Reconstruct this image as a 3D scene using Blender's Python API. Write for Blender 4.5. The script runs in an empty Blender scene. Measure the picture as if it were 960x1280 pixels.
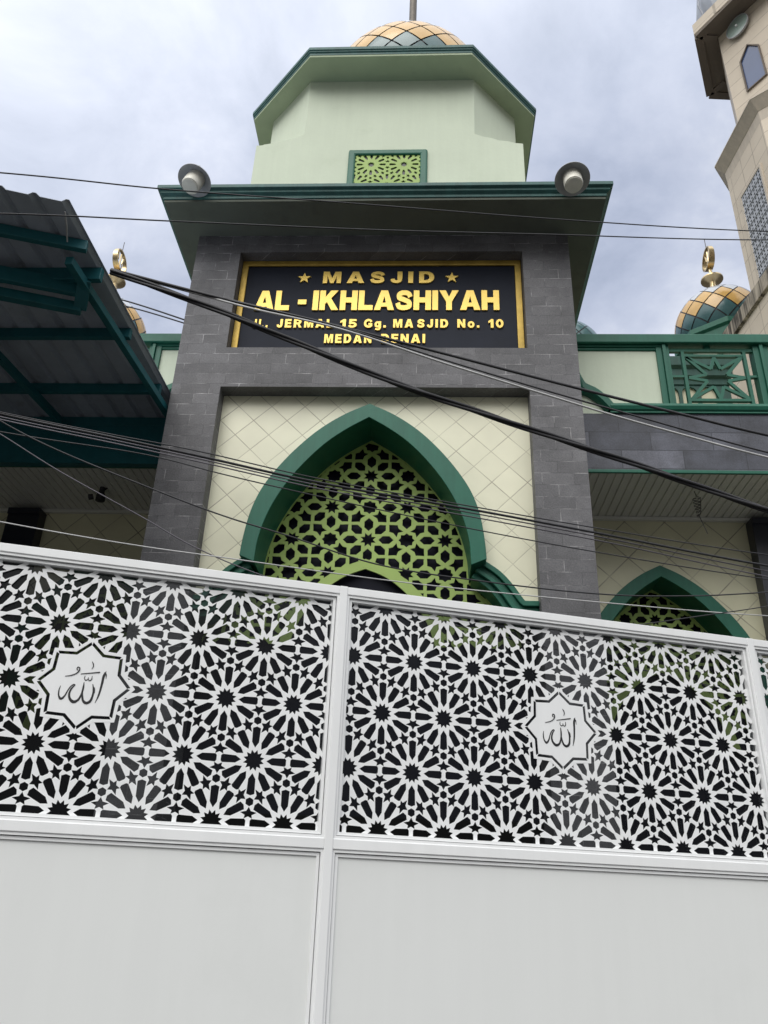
import bpy, bmesh, math, random
from math import sin, cos, pi, radians, sqrt, atan2, tan
from mathutils import Vector, Matrix
from mathutils.geometry import delaunay_2d_cdt
random.seed(7)
SC = bpy.context.scene
COL = SC.collection

# ------------------------------------------------------------------ helpers
ORG = {}

class MB:
    """collects faces; build() links them as one mesh object"""
    def __init__(s, T=None):
        s.v = []; s.f = []; s.m = []; s.T = T
    def add(s, verts, faces, mi=0):
        o = len(s.v)
        for p in verts:
            p = Vector(p)
            s.v.append(Vector(s.T(p)) if s.T else p)
        for f in faces:
            s.f.append(tuple(i + o for i in f)); s.m.append(mi)
        return s
    def box(s, x0, x1, y0, y1, z0, z1, mi=0):
        V = [(x0,y0,z0),(x1,y0,z0),(x1,y1,z0),(x0,y1,z0),(x0,y0,z1),(x1,y0,z1),(x1,y1,z1),(x0,y1,z1)]
        return s.add(V, [(3,2,1,0),(4,5,6,7),(0,1,5,4),(1,2,6,5),(2,3,7,6),(3,0,4,7)], mi)
    def loft(s, loops, mi=0, cap=True, closed=True):
        n = len(loops[0]); V = [p for L in loops for p in L]; F = []
        for k in range(len(loops) - 1):
            for i in range(n if closed else n - 1):
                j = (i + 1) % n
                F.append((k*n+i, k*n+j, (k+1)*n+j, (k+1)*n+i))
        if cap:
            F.append(tuple(range(n - 1, -1, -1))); F.append(tuple((len(loops)-1)*n + i for i in range(n)))
        return s.add(V, F, mi)
    def prism_z(s, poly, z0, z1, mi=0):
        return s.loft([[(x, y, z0) for x, y in poly], [(x, y, z1) for x, y in poly]], mi)
    def prism_y(s, poly, y0, y1, mi=0):
        return s.loft([[(x, y1, z) for x, z in poly], [(x, y0, z) for x, z in poly]], mi)
    def lathe(s, prof, c=(0,0,0), n=24, mi=0, axis=None, cap=True):
        c = Vector(c); ax = Vector(axis or (0,0,1)).normalized()
        a = ax.orthogonal().normalized(); b = ax.cross(a)
        loops = [[c + ax*h + (a*cos(2*pi*i/n) + b*sin(2*pi*i/n))*r for i in range(n)] for r, h in prof]
        return s.loft(loops, mi, cap)
    def tube(s, pts, r, n=8, mi=0):
        P = [Vector(p) for p in pts]; loops = []
        ref = Vector((0,0,1))
        for i, p in enumerate(P):
            t = (P[min(i+1, len(P)-1)] - P[max(i-1, 0)]).normalized()
            a = t.cross(ref)
            if a.length < 1e-3: a = t.cross(Vector((1,0,0)))
            a.normalize(); b = t.cross(a)
            rr = r[i] if isinstance(r, (list, tuple)) else r
            loops.append([p + (a*cos(2*pi*k/n) + b*sin(2*pi*k/n))*rr for k in range(n)])
        return s.loft(loops, mi)
    def bar(s, p, q, w, h, up=(0,0,1), mi=0):
        p, q = Vector(p), Vector(q); t = (q - p).normalized(); up = Vector(up)
        a = t.cross(up).normalized(); b = a.cross(t).normalized()
        L = lambda c: [c - a*w/2 - b*h/2, c + a*w/2 - b*h/2, c + a*w/2 + b*h/2, c - a*w/2 + b*h/2]
        return s.loft([L(p), L(q)], mi)
    def ring_rect(s, u0, u1, z0, z1, wd, wf, wb, mi=0):
        """mitred rectangular frame ring in (u, w, z)"""
        O = [(u0,z0),(u1,z0),(u1,z1),(u0,z1)]; I = [(u0+wd,z0+wd),(u1-wd,z0+wd),(u1-wd,z1-wd),(u0+wd,z1-wd)]
        V = [(u,wf,z) for u,z in O] + [(u,wf,z) for u,z in I] + [(u,wb,z) for u,z in O] + [(u,wb,z) for u,z in I]
        F = []
        for i in range(4):
            j = (i+1) % 4
            F += [(i,j,4+j,4+i), (8+j,8+i,12+i,12+j), (j,i,8+i,8+j), (4+i,4+j,12+j,12+i)]
        return s.add(V, F, mi)
    def build(s, name, mats, parent=None, smooth=False, bevel=0.0, loc=None):
        me = bpy.data.meshes.new(name)
        if parent is not None:
            o0 = ORG[parent.name]
        else:
            o0 = Vector(loc) if loc is not None else Vector((0,0,0))
        me.from_pydata([p - o0 for p in s.v], [], s.f)
        if not isinstance(mats, (list, tuple)): mats = [mats]
        for m in mats: me.materials.append(m)
        me.polygons.foreach_set('material_index', s.m)
        me.validate(); me.update()
        bm = bmesh.new(); bm.from_mesh(me); bmesh.ops.recalc_face_normals(bm, faces=bm.faces); bm.to_mesh(me); bm.free()
        if smooth:
            for p in me.polygons: p.use_smooth = True
            try: me.set_sharp_from_angle(angle=radians(smooth if smooth is not True else 40))
            except Exception: pass
        ob = bpy.data.objects.new(name, me); COL.objects.link(ob)
        if parent is not None: ob.parent = parent
        else: ob.location = o0
        ORG[ob.name] = o0
        if bevel:
            md = ob.modifiers.new('bevel', 'BEVEL'); md.width = bevel; md.segments = 2; md.limit_method = 'ANGLE'; md.angle_limit = radians(40)
        return ob

def tag(o, label, cat, group=None):
    o['label'] = label; o['category'] = cat
    if group: o['group'] = group
    return o
def thing(name, loc, label, cat, group=None):
    o = bpy.data.objects.new(name, None); COL.objects.link(o); o.location = loc
    o.empty_display_size = .2
    ORG[o.name] = Vector(loc); return tag(o, label, cat, group)

def inside(p, poly):
    x, y = p; r = False; j = len(poly) - 1
    for i in range(len(poly)):
        xi, yi = poly[i]; xj, yj = poly[j]
        if (yi > y) != (yj > y) and x < (xj - xi)*(y - yi)/(yj - yi) + xi: r = not r
        j = i
    return r

def cut_sheet(mb, outer, holes, y0, y1, islands=(), mi=0):
    """flat plate in (x, z) between depths y0 and y1, with holes; islands are kept even inside holes"""
    V = []; E = []
    def put(poly):
        b = len(V)
        for p in poly: V.append(Vector((p[0], p[1])))
        n = len(poly)
        for i in range(n): E.append((b+i, b+(i+1) % n))
    put(outer)
    xs = [p[0] for p in outer]; zs = [p[1] for p in outer]
    bb = (min(xs), max(xs), min(zs), max(zs))
    hs = []
    for h in holes:
        hx = [p[0] for p in h]; hz = [p[1] for p in h]
        if max(hx) < bb[0] or min(hx) > bb[1] or max(hz) < bb[2] or min(hz) > bb[3]: continue
        hs.append((min(hx), max(hx), min(hz), max(hz), h)); put(h)
    for p in islands: put(p)
    rv, re, rf, _, _, _ = delaunay_2d_cdt(V, E, [], 0, 1e-5)
    g = .06; grid = {}
    for k, h in enumerate(hs):
        for a in range(int(h[0]//g), int(h[1]//g)+1):
            for b in range(int(h[2]//g), int(h[3]//g)+1): grid.setdefault((a,b), []).append(k)
    keep = []
    for f in rf:
        c = ((rv[f[0]][0]+rv[f[1]][0]+rv[f[2]][0])/3, (rv[f[0]][1]+rv[f[1]][1]+rv[f[2]][1])/3)
        if not inside(c, outer): continue
        bad = False
        for k in grid.get((int(c[0]//g), int(c[1]//g)), ()):
            h = hs[k]
            if h[0] <= c[0] <= h[1] and h[2] <= c[1] <= h[3] and inside(c, h[4]): bad = True; break
        if bad and not any(inside(c, p) for p in islands): continue
        keep.append(f)
    n = len(rv); ed = {}
    F = []
    for f in keep:
        F.append(tuple(f)); F.append(tuple(n + i for i in reversed(f)))
        for i in range(3):
            a, b = f[i], f[(i+1) % 3]
            if (b, a) in ed: del ed[(b, a)]
            else: ed[(a, b)] = 1
    for a, b in ed: F.append((b, a, n+a, n+b))
    used = sorted({i for f in F for i in f}); mp = {u: i for i, u in enumerate(used)}
    P = [(rv[u % n][0], y0 if u < n else y1, rv[u % n][1]) for u in used]
    mb.add(P, [tuple(mp[i] for i in f) for f in F], mi)

def catmull(P, k=8):
    """centripetal Catmull-Rom, steady for unevenly spaced points"""
    P = [Vector(p) for p in P]; out = []
    P = [P[0]*2 - P[1]] + P + [P[-1]*2 - P[-2]]
    for i in range(1, len(P) - 2):
        p0, p1, p2, p3 = P[i-1:i+3]
        t0 = 0; t1 = t0 + max((p1-p0).length, 1e-6)**.5; t2 = t1 + max((p2-p1).length, 1e-6)**.5; t3 = t2 + max((p3-p2).length, 1e-6)**.5
        for j in range(k):
            t = t1 + (t2-t1)*j/k
            A1 = p0*((t1-t)/(t1-t0)) + p1*((t-t0)/(t1-t0)); A2 = p1*((t2-t)/(t2-t1)) + p2*((t-t1)/(t2-t1)); A3 = p2*((t3-t)/(t3-t2)) + p3*((t-t2)/(t3-t2))
            B1 = A1*((t2-t)/(t2-t0)) + A2*((t-t0)/(t2-t0)); B2 = A2*((t3-t)/(t3-t1)) + A3*((t-t1)/(t3-t1))
            out.append(B1*((t2-t)/(t2-t1)) + B2*((t-t1)/(t2-t1)))
    out.append(P[-2]); return out
def catmull2(P, k=8):
    return [(p.x, p.y) for p in catmull([(a, b, 0) for a, b in P], k)]
def star(cx, cz, n, R, r, rot=0.0, sx=1.0, sz=1.0):
    return [(cx + sx*(R if i % 2 == 0 else r)*cos(rot + pi*i/n), cz + sz*(R if i % 2 == 0 else r)*sin(rot + pi*i/n)) for i in range(2*n)]

# ------------------------------------------------------------------ materials
def new_mat(name):
    m = bpy.data.materials.new(name); m.use_nodes = True
    nt = m.node_tree; b = nt.nodes['Principled BSDF']; return m, nt, b
def N(nt, t, **kw):
    n = nt.nodes.new(t)
    for k, v in kw.items():
        if k in ('inputs',):
            for a, b in v.items(): n.inputs[a].default_value = b
        else: setattr(n, k, v)
    return n
def ramp(nt, stops):
    r = nt.nodes.new('ShaderNodeValToRGB'); e = r.color_ramp.elements
    while len(e) < len(stops): e.new(.5)
    for i, (p, c) in enumerate(stops):
        e[i].position = p; e[i].color = (c[0], c[1], c[2], 1)
    return r
def c4(c): return (c[0], c[1], c[2], 1)
def mul(c, k): return tuple(x*k for x in c)

def paint(name, col, rough=.5, var=.10, scale=3.0, bump=.0, bscale=60, metal=0.0, spec=.5, streak=0.0, dirt=None):
    m, nt, b = new_mat(name)
    tc = N(nt, 'ShaderNodeTexCoord')
    no = N(nt, 'ShaderNodeTexNoise', inputs={'Scale': scale, 'Detail': 6.0, 'Roughness': .6})
    nt.links.new(tc.outputs['Object'], no.inputs['Vector'])
    r = ramp(nt, [(.25, mul(col, 1-var)), (.75, mul(col, 1+var*.6))])
    nt.links.new(no.outputs['Fac'], r.inputs['Fac']); out = r.outputs['Color']
    if streak:
        mp = N(nt, 'ShaderNodeMapping'); mp.inputs['Scale'].default_value = (9, 9, .55)
        nt.links.new(tc.outputs['Object'], mp.inputs['Vector'])
        n2 = N(nt, 'ShaderNodeTexNoise', inputs={'Scale': 1.6, 'Detail': 5.0, 'Roughness': .65})
        nt.links.new(mp.outputs['Vector'], n2.inputs['Vector'])
        r2 = ramp(nt, [(.42, (1-streak,)*3), (.62, (1, 1, 1))]); nt.links.new(n2.outputs['Fac'], r2.inputs['Fac'])
        mx = N(nt, 'ShaderNodeMix', data_type='RGBA', blend_type='MULTIPLY'); mx.inputs['Factor'].default_value = 1
        nt.links.new(out, mx.inputs['A']); nt.links.new(r2.outputs['Color'], mx.inputs['B']); out = mx.outputs['Result']
    if dirt:
        n3 = N(nt, 'ShaderNodeTexNoise', inputs={'Scale': dirt[1], 'Detail': 8.0, 'Roughness': .7})
        nt.links.new(tc.outputs['Object'], n3.inputs['Vector'])
        r3 = ramp(nt, [(.56, (0, 0, 0)), (.72, (1, 1, 1))]); nt.links.new(n3.outputs['Fac'], r3.inputs['Fac'])
        k = N(nt, 'ShaderNodeMath', operation='MULTIPLY'); k.inputs[1].default_value = dirt[2]
        nt.links.new(r3.outputs['Color'], k.inputs[0])
        mx = N(nt, 'ShaderNodeMix', data_type='RGBA'); mx.inputs['B'].default_value = c4(dirt[0])
        nt.links.new(k.outputs[0], mx.inputs['Factor']); nt.links.new(out, mx.inputs['A']); out = mx.outputs['Result']
    nt.links.new(out, b.inputs['Base Color'])
    b.inputs['Roughness'].default_value = rough; b.inputs['Metallic'].default_value = metal
    b.inputs['Specular IOR Level'].default_value = spec
    if bump:
        n4 = N(nt, 'ShaderNodeTexNoise', inputs={'Scale': bscale, 'Detail': 4.0})
        nt.links.new(tc.outputs['Object'], n4.inputs['Vector'])
        bp = N(nt, 'ShaderNodeBump'); bp.inputs['Strength'].default_value = bump; bp.inputs['Distance'].default_value = .01
        nt.links.new(n4.outputs['Fac'], bp.inputs['Height']); nt.links.new(bp.outputs['Normal'], b.inputs['Normal'])
    return m

def wall_uv(nt):
    """(x + y, z) in object space so that every upright face gets courses"""
    tc = N(nt, 'ShaderNodeTexCoord'); sp = N(nt, 'ShaderNodeSeparateXYZ'); nt.links.new(tc.outputs['Object'], sp.inputs[0])
    ad = N(nt, 'ShaderNodeMath', operation='ADD'); nt.links.new(sp.outputs['X'], ad.inputs[0]); nt.links.new(sp.outputs['Y'], ad.inputs[1])
    cb = N(nt, 'ShaderNodeCombineXYZ'); nt.links.new(ad.outputs[0], cb.inputs['X']); nt.links.new(sp.outputs['Z'], cb.inputs['Y'])
    return tc, cb.outputs[0]

def stone(name, c1, c2, mortar, bw, bh, offs=(0, 0), msize=.004, rough=.75, blotch=.35, bias=0.0):
    m, nt, b = new_mat(name); tc, uv = wall_uv(nt)
    mp = N(nt, 'ShaderNodeMapping'); mp.inputs['Location'].default_value = (offs[0], offs[1], 0); nt.links.new(uv, mp.inputs['Vector'])
    br = N(nt, 'ShaderNodeTexBrick', offset=.5, inputs={'Color1': c4(c1), 'Color2': c4(c2), 'Mortar': c4(mul(c1, .85)), 'Scale': 1.0, 'Mortar Size': msize, 'Mortar Smooth': .1, 'Bias': bias, 'Brick Width': bw, 'Row Height': bh})
    nt.links.new(mp.outputs[0], br.inputs['Vector'])
    # mortar shows bright only in patches
    n0 = N(nt, 'ShaderNodeTexNoise', inputs={'Scale': 5.0, 'Detail': 3.0}); nt.links.new(tc.outputs['Object'], n0.inputs['Vector'])
    r0 = ramp(nt, [(.46, mul(c1, .8)), (.66, mortar)]); nt.links.new(n0.outputs['Fac'], r0.inputs['Fac']); nt.links.new(r0.outputs['Color'], br.inputs['Mortar'])
    n1 = N(nt, 'ShaderNodeTexNoise', inputs={'Scale': 2.2, 'Detail': 8.0, 'Roughness': .7}); nt.links.new(tc.outputs['Object'], n1.inputs['Vector'])
    r1 = ramp(nt, [(.3, (1-blotch,)*3), (.7, (1+blotch*.5,)*3)]); nt.links.new(n1.outputs['Fac'], r1.inputs['Fac'])
    mx = N(nt, 'ShaderNodeMix', data_type='RGBA', blend_type='MULTIPLY'); mx.inputs['Factor'].default_value = 1
    nt.links.new(br.outputs['Color'], mx.inputs['A']); nt.links.new(r1.outputs['Color'], mx.inputs['B'])
    n2 = N(nt, 'ShaderNodeTexNoise', inputs={'Scale': 70.0, 'Detail': 5.0, 'Roughness': .8}); nt.links.new(tc.outputs['Object'], n2.inputs['Vector'])
    r2 = ramp(nt, [(.3, (.62,)*3), (.7, (1.32,)*3)]); nt.links.new(n2.outputs['Fac'], r2.inputs['Fac'])
    my = N(nt, 'ShaderNodeMix', data_type='RGBA', blend_type='MULTIPLY'); my.inputs['Factor'].default_value = 1
    nt.links.new(mx.outputs['Result'], my.inputs['A']); nt.links.new(r2.outputs['Color'], my.inputs['B'])
    nt.links.new(my.outputs['Result'], b.inputs['Base Color']); b.inputs['Roughness'].default_value = rough
    mm = N(nt, 'ShaderNodeMath', operation='MULTIPLY_ADD'); mm.inputs[1].default_value = -.6
    nt.links.new(br.outputs['Fac'], mm.inputs[0]); nt.links.new(n2.outputs['Fac'], mm.inputs[2])
    bp = N(nt, 'ShaderNodeBump'); bp.inputs['Strength'].default_value = .35; bp.inputs['Distance'].default_value = .006
    nt.links.new(mm.outputs[0], bp.inputs['Height']); nt.links.new(bp.outputs['Normal'], b.inputs['Normal'])
    return m

def diag_tile(name, col, line, diag, c0, lw=.02, rot=45, rough=.4, var=.12):
    """square tiles, joints along (x+y)/z diagonals (or straight when rot == 0)"""
    m, nt, b = new_mat(name); tc, uv = wall_uv(nt)
    mp = N(nt, 'ShaderNodeMapping'); mp.vector_type = 'POINT'
    ed = diag/sqrt(2) if rot else diag
    a = N(nt, 'ShaderNodeVectorMath', operation='SUBTRACT'); a.inputs[1].default_value = (c0[0], c0[1], 0); nt.links.new(uv, a.inputs[0])
    mp.inputs['Rotation'].default_value = (0, 0, radians(rot)); mp.inputs['Scale'].default_value = (1/ed, 1/ed, 1)
    # scale after rotation: rotate first, then scale uniformly (uniform, so the order does not matter)
    nt.links.new(a.outputs[0], mp.inputs['Vector'])
    sp = N(nt, 'ShaderNodeSeparateXYZ'); nt.links.new(mp.outputs[0], sp.inputs[0])
    ds = []
    for ax in ('X', 'Y'):
        w = N(nt, 'ShaderNodeMath', operation='PINGPONG'); w.inputs[1].default_value = .5; nt.links.new(sp.outputs[ax], w.inputs[0]); ds.append(w)
    mn = N(nt, 'ShaderNodeMath', operation='MINIMUM'); nt.links.new(ds[0].outputs[0], mn.inputs[0]); nt.links.new(ds[1].outputs[0], mn.inputs[1])
    rr = ramp(nt, [(lw*.55, (1, 1, 1)), (lw, (0, 0, 0))]); nt.links.new(mn.outputs[0], rr.inputs['Fac'])
    fl = N(nt, 'ShaderNodeVectorMath', operation='FLOOR'); nt.links.new(mp.outputs[0], fl.inputs[0])
    wn = N(nt, 'ShaderNodeTexWhiteNoise', noise_dimensions='2D'); nt.links.new(fl.outputs[0], wn.inputs['Vector'])
    no = N(nt, 'ShaderNodeTexNoise', inputs={'Scale': 2.5, 'Detail': 6.0}); nt.links.new(tc.outputs['Object'], no.inputs['Vector'])
    sm = N(nt, 'ShaderNodeMath', operation='MULTIPLY_ADD'); sm.inputs[1].default_value = .35; nt.links.new(wn.outputs['Value'], sm.inputs[0]); nt.links.new(no.outputs['Fac'], sm.inputs[2])
    r = ramp(nt, [(.3, mul(col, 1-var)), (.95, mul(col, 1+var*.6))]); nt.links.new(sm.outputs[0], r.inputs['Fac'])
    # joints fade in and out a little
    n5 = N(nt, 'ShaderNodeTexNoise', inputs={'Scale': 3.3, 'Detail': 3.0}); nt.links.new(tc.outputs['Object'], n5.inputs['Vector'])
    r5 = ramp(nt, [(.35, (.35,)*3), (.65, (1,)*3)]); nt.links.new(n5.outputs['Fac'], r5.inputs['Fac'])
    fm = N(nt, 'ShaderNodeMath', operation='MULTIPLY'); nt.links.new(rr.outputs['Color'], fm.inputs[0]); nt.links.new(r5.outputs['Color'], fm.inputs[1])
    mx = N(nt, 'ShaderNodeMix', data_type='RGBA'); mx.inputs['B'].default_value = c4(line)
    nt.links.new(fm.outputs[0], mx.inputs['Factor']); nt.links.new(r.outputs['Color'], mx.inputs['A'])
    nt.links.new(mx.outputs['Result'], b.inputs['Base Color']); b.inputs['Roughness'].default_value = rough
    bp = N(nt, 'ShaderNodeBump'); bp.inputs['Strength'].default_value = .3; bp.inputs['Distance'].default_value = .004; bp.invert = True
    nt.links.new(rr.outputs['Color'], bp.inputs['Height']); nt.links.new(bp.outputs['Normal'], b.inputs['Normal'])
    return m

GREEN = (.019, .138, .090)
M = {}
M['green'] = paint('green_gloss_paint', GREEN, .42, .12, 2.5, bump=.05, bscale=25, streak=.12, spec=.32)
M['green_shaded'] = paint('shaded_green_paint', (.012, .075, .058), .6, .2, 4, streak=.2)  # gallery green taken darker, the beam's shadow is in the colour
M['green_old'] = paint('weathered_green_paint', (.032, .125, .115), .55, .2, 4, bump=.08, bscale=30, streak=.22)
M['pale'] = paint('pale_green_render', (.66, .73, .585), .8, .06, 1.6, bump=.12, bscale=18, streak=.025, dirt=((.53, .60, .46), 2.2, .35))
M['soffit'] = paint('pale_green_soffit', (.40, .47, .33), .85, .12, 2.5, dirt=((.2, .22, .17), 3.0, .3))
M['eave'] = paint('stained_shaded_green_soffit', (.125, .14, .115), .9, .15, 2.2, dirt=((.06, .065, .055), 2.6, .4))  # pale green paint darkened by the shade under the eave, plus stain blotches
M['dark_glass'] = paint('dark_window_glass', (.011, .012, .021), .45, .1, 2, spec=.10)
M['lattice'] = paint('leaf_green_paint', (.36, .50, .135), .6, .08, 3)
M['white'] = paint('white_gate_paint', (.85, .86, .865), .34, .03, 1.2, bump=.03, bscale=7, streak=.03, dirt=((.72, .73, .73), 1.3, .35))
M['white_sheet'] = paint('white_gate_sheet', (.77, .785, .775), .40, .03, .7, bump=.10, bscale=1.6, streak=.012, dirt=((.69, .705, .69), .9, .4))
M['slot'] = paint('black_enamel', (.012, .012, .014), .4, .1)
M['dark'] = paint('interior_gloom_plaster', (.035, .035, .04), .8, .2)  # near-black walls: lack of light indoors is painted into the colour
M['granite'] = paint('black_granite', (.014, .017, .028), .3, .3, 20)
M['gold'] = paint('gold_leaf_letter', (.80, .56, .12), .34, .08, 6, metal=.35)
M['gold_frame'] = paint('brushed_gold_frame', (.50, .34, .07), .42, .35, 5, metal=.45)
M['board'] = paint('navy_sign_board', (.014, .018, .031), .6, .2, 3, spec=.2)
M['cream_wall'] = paint('cream_plaster', (.55, .53, .39), .8, .08, 2)
M['old_plaster'] = paint('grey_old_plaster', (.20, .20, .18), .9, .25, 1.5, streak=.3)
M['pvc'] = paint('white_pvc_ceiling', (.68, .68, .62), .5, .04, 1.5)
M['roof'] = paint('grey_zincalume_sheet', (.38, .42, .49), .55, .18, 2.5, dirt=((.10, .08, .07), 4, .35))
M['steel'] = paint('teal_steel_paint', (.010, .12, .14), .5, .3, 5, dirt=((.03, .08, .09), 5, .4))
M['cable'] = paint('black_cable_sheath', (.022, .022, .026), .55, .2, 8)
M['cable_grey'] = paint('grey_cable_sheath', (.50, .50, .50), .55, .2, 8)
M['cable_mid'] = paint('weathered_cable_sheath', (.12, .11, .13), .55, .2, 8)
M['lamp_shade'] = paint('grey_enamel_shade', (.42, .43, .45), .5, .15, 12)
M['lamp_glass'] = paint('frosted_lamp_cover', (.80, .78, .69), .35, .10, 14)
M['amber'] = paint('amber_glass_tile', (.68, .41, .12), .22, .18, 5, spec=.6)
M['teal_glass'] = paint('teal_glass_tile', (.055, .14, .15), .2, .2, 5, spec=.6)
M['white_glass'] = paint('milky_glass_tile', (.55, .58, .62), .2, .12, 5, spec=.6)
M['lead'] = paint('dark_lead_came', (.03, .03, .035), .5, .2)
M['chrome'] = paint('champagne_steel', (.60, .47, .27), .3, .15, 9, metal=1.0)
M['pole'] = paint('weathered_brown_pole', (.11, .09, .07), .5, .4, 9, metal=.3)
M['asphalt'] = paint('asphalt', (.055, .054, .053), .9, .3, 30, bump=.3, bscale=120)
M['paving'] = diag_tile('forecourt_tile', (.085, .08, .075), (.04, .04, .04), .4, (0, 0), .02, 0)
M['stone'] = stone('andesite_cladding', (.122, .121, .129), (.170, .168, .178), (.46, .45, .46), .295, .1235, (.02, .012), .0034, .65, .42, -.1)
M['stone_blue'] = stone('dark_slate_cladding', (.045, .050, .070), (.135, .14, .175), (.03, .033, .045), .62, .215, (.1, -.105), .005, .5, .75)
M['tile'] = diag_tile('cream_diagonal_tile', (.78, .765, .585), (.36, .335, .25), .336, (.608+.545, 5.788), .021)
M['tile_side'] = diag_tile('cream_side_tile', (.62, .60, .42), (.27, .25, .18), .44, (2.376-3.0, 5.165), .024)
M['travertine'] = diag_tile('beige_minaret_tile', (.64, .555, .445), (.33, .28, .22), .34, (.1, .05), .03, 0, .6, .10)
M['traver_plain'] = paint('beige_plain_stone', (.62, .545, .45), .7, .1, 2, streak=.12)
M['brown'] = paint('brown_soffit_board', (.17, .14, .115), .8, .15, 2)
M['blue_glass'] = paint('blue_window_film', (.05, .085, .20), .2, .1, 1.5, spec=.8)
M['pale_glass'] = paint('pale_round_glass', (.30, .38, .34), .2, .15, 3, spec=.8)
M['silver'] = paint('silver_dome_sheet', (.40, .42, .45), .4, .15, 3, metal=.4)
M['grille'] = paint('grey_breeze_block', (.46, .48, .53), .8, .15, 4)
M['grime'] = paint('black_stained_coping', (.46, .40, .32), .9, .25, 3.2, streak=.88)

def tinted():
    m, nt, b = new_mat('smoked_acrylic_sheet')
    tr = N(nt, 'ShaderNodeBsdfTransparent'); tr.inputs['Color'].default_value = (.60, .61, .62, 1)
    gl = N(nt, 'ShaderNodeBsdfGlossy'); gl.inputs['Roughness'].default_value = .03; gl.inputs['Color'].default_value = (.9, .93, .95, 1)
    fr = N(nt, 'ShaderNodeFresnel'); fr.inputs['IOR'].default_value = 1.33
    mx = N(nt, 'ShaderNodeMixShader'); nt.links.new(fr.outputs[0], mx.inputs[0]); nt.links.new(tr.outputs[0], mx.inputs[1]); nt.links.new(gl.outputs[0], mx.inputs[2])
    nt.links.new(mx.outputs[0], nt.nodes['Material Output'].inputs['Surface'])
    return m
M['acrylic'] = tinted()

# ------------------------------------------------------------------ setting
def structure(o): o['kind'] = 'structure'; return o
mb = MB(); mb.box(-300, 300, -300, 300, -.5, 0); structure(mb.build('road', M['asphalt']))
mb = MB(); mb.add([(-12, 0, .004), (14, 3.9, .004), (14, 12, .004), (-12, 12, .004)], [(0, 1, 2, 3)])
structure(mb.build('forecourt_paving', M['paving']))

# ------------------------------------------------------------------ white sliding gate
TH = radians(17.4); GX = Vector((cos(TH), sin(TH), 0)); GN = Vector((-sin(TH), cos(TH), 0)); GP = Vector((-.334, 3.0, 0))
def gate_T(p): return GP + GX*p[0] + GN*p[1] + Vector((0, 0, p[2]))
gate = thing('sliding_gate', GP + GX*.9, 'tall white metal gate with laser cut star lattice above plain lower panels', 'gate')
A_ = .2444; ROW = .2078
def rosette_holes(cx, cz, a, sz, x0, x1, z0, z1, shrink=1.0):
    """twelve-fold star pattern on a triangular lattice; (cx, cz) is a lattice point"""
    H = []
    row = a*sqrt(3)/2*sz
    j0 = int((z0-cz)/row) - 2; j1 = int((z1-cz)/row) + 2
    def tr(pts, ox, oz, ang):
        c, s = cos(ang), sin(ang)
        return [(ox + a*(x*c - y*s), oz + a*sz*(x*s + y*c)) for x, y in pts]
    w = .0585*shrink; v = .0515*shrink
    petalA = [(.182, 0), (.262, -v), (.450, -w), (.470, -w*.6), (.470, w*.6), (.450, w), (.262, v)]
    petalB = [(.182, 0), (.262, -v), (.468, -w), (.490, 0), (.468, w), (.262, v)]
    st = [(.156 if i % 2 == 0 else .104) for i in range(24)]
    starp = [(r*cos(radians(15)+pi*i/12), r*sin(radians(15)+pi*i/12)) for i, r in enumerate(st)]
    hexp = [(.062*cos(pi/2 + i*pi/3), .062*sin(pi/2 + i*pi/3)) for i in range(6)]
    s5 = [(x*1.14, y*1.2) for x, y in [(0, .068), (.028, .021), (.104, .004), (.043, -.026), (.052, -.066), (0, -.041), (-.052, -.066), (-.043, -.026), (-.104, .004), (-.028, .021)]]
    cen = 1/sqrt(3)
    for j in range(j0, j1+1):
        for i in range(-30, 31):
            ox = cx + a*(i + (j % 2)*.5); oz = cz + row*j
            if ox < x0 - a or ox > x1 + a or oz < z0 - a or oz > z1 + a: continue
            H.append(tr(starp, ox, oz, 0))
            for k in range(12): H.append(tr(petalA if k % 2 == 0 else petalB, ox, oz, k*pi/6))
            for k in (1, 3):                     # two triangle centroids per lattice point
                ang = k*pi/6
                hx, hz = cen*cos(ang), cen*sin(ang)
                H.append(tr([(hx + x, hz + y) for x, y in hexp], ox, oz, 0))
                for q in range(3):               # three five-point stars round each small hexagon
                    phi = ang + pi + pi/3 + q*2*pi/3 if False else (pi/2 + q*2*pi/3 if k == 1 else -pi/2 + q*2*pi/3)
                    # direction from the hexagon to an edge midpoint
                    d = phi + pi if True else phi
                    sx, sy = hx + .149*cos(d), hz + .149*sin(d)
                    rot = (d + pi) - pi/2
                    H.append(tr([(sx + x*cos(rot) - y*sin(rot), sy + x*sin(rot) + y*cos(rot)) for x, y in s5], ox, oz, 0))
    return H
def med_star(cx, cz, R, r, sz=.985):
    return star(cx, cz, 8, R, r, 0, 1, sz)
Z0, Z1 = 1.843, 2.690
panels = [(-1.802, -.033, -.888), (.040, 1.811, .9165), (1.880, 3.649, 2.765)]
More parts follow.
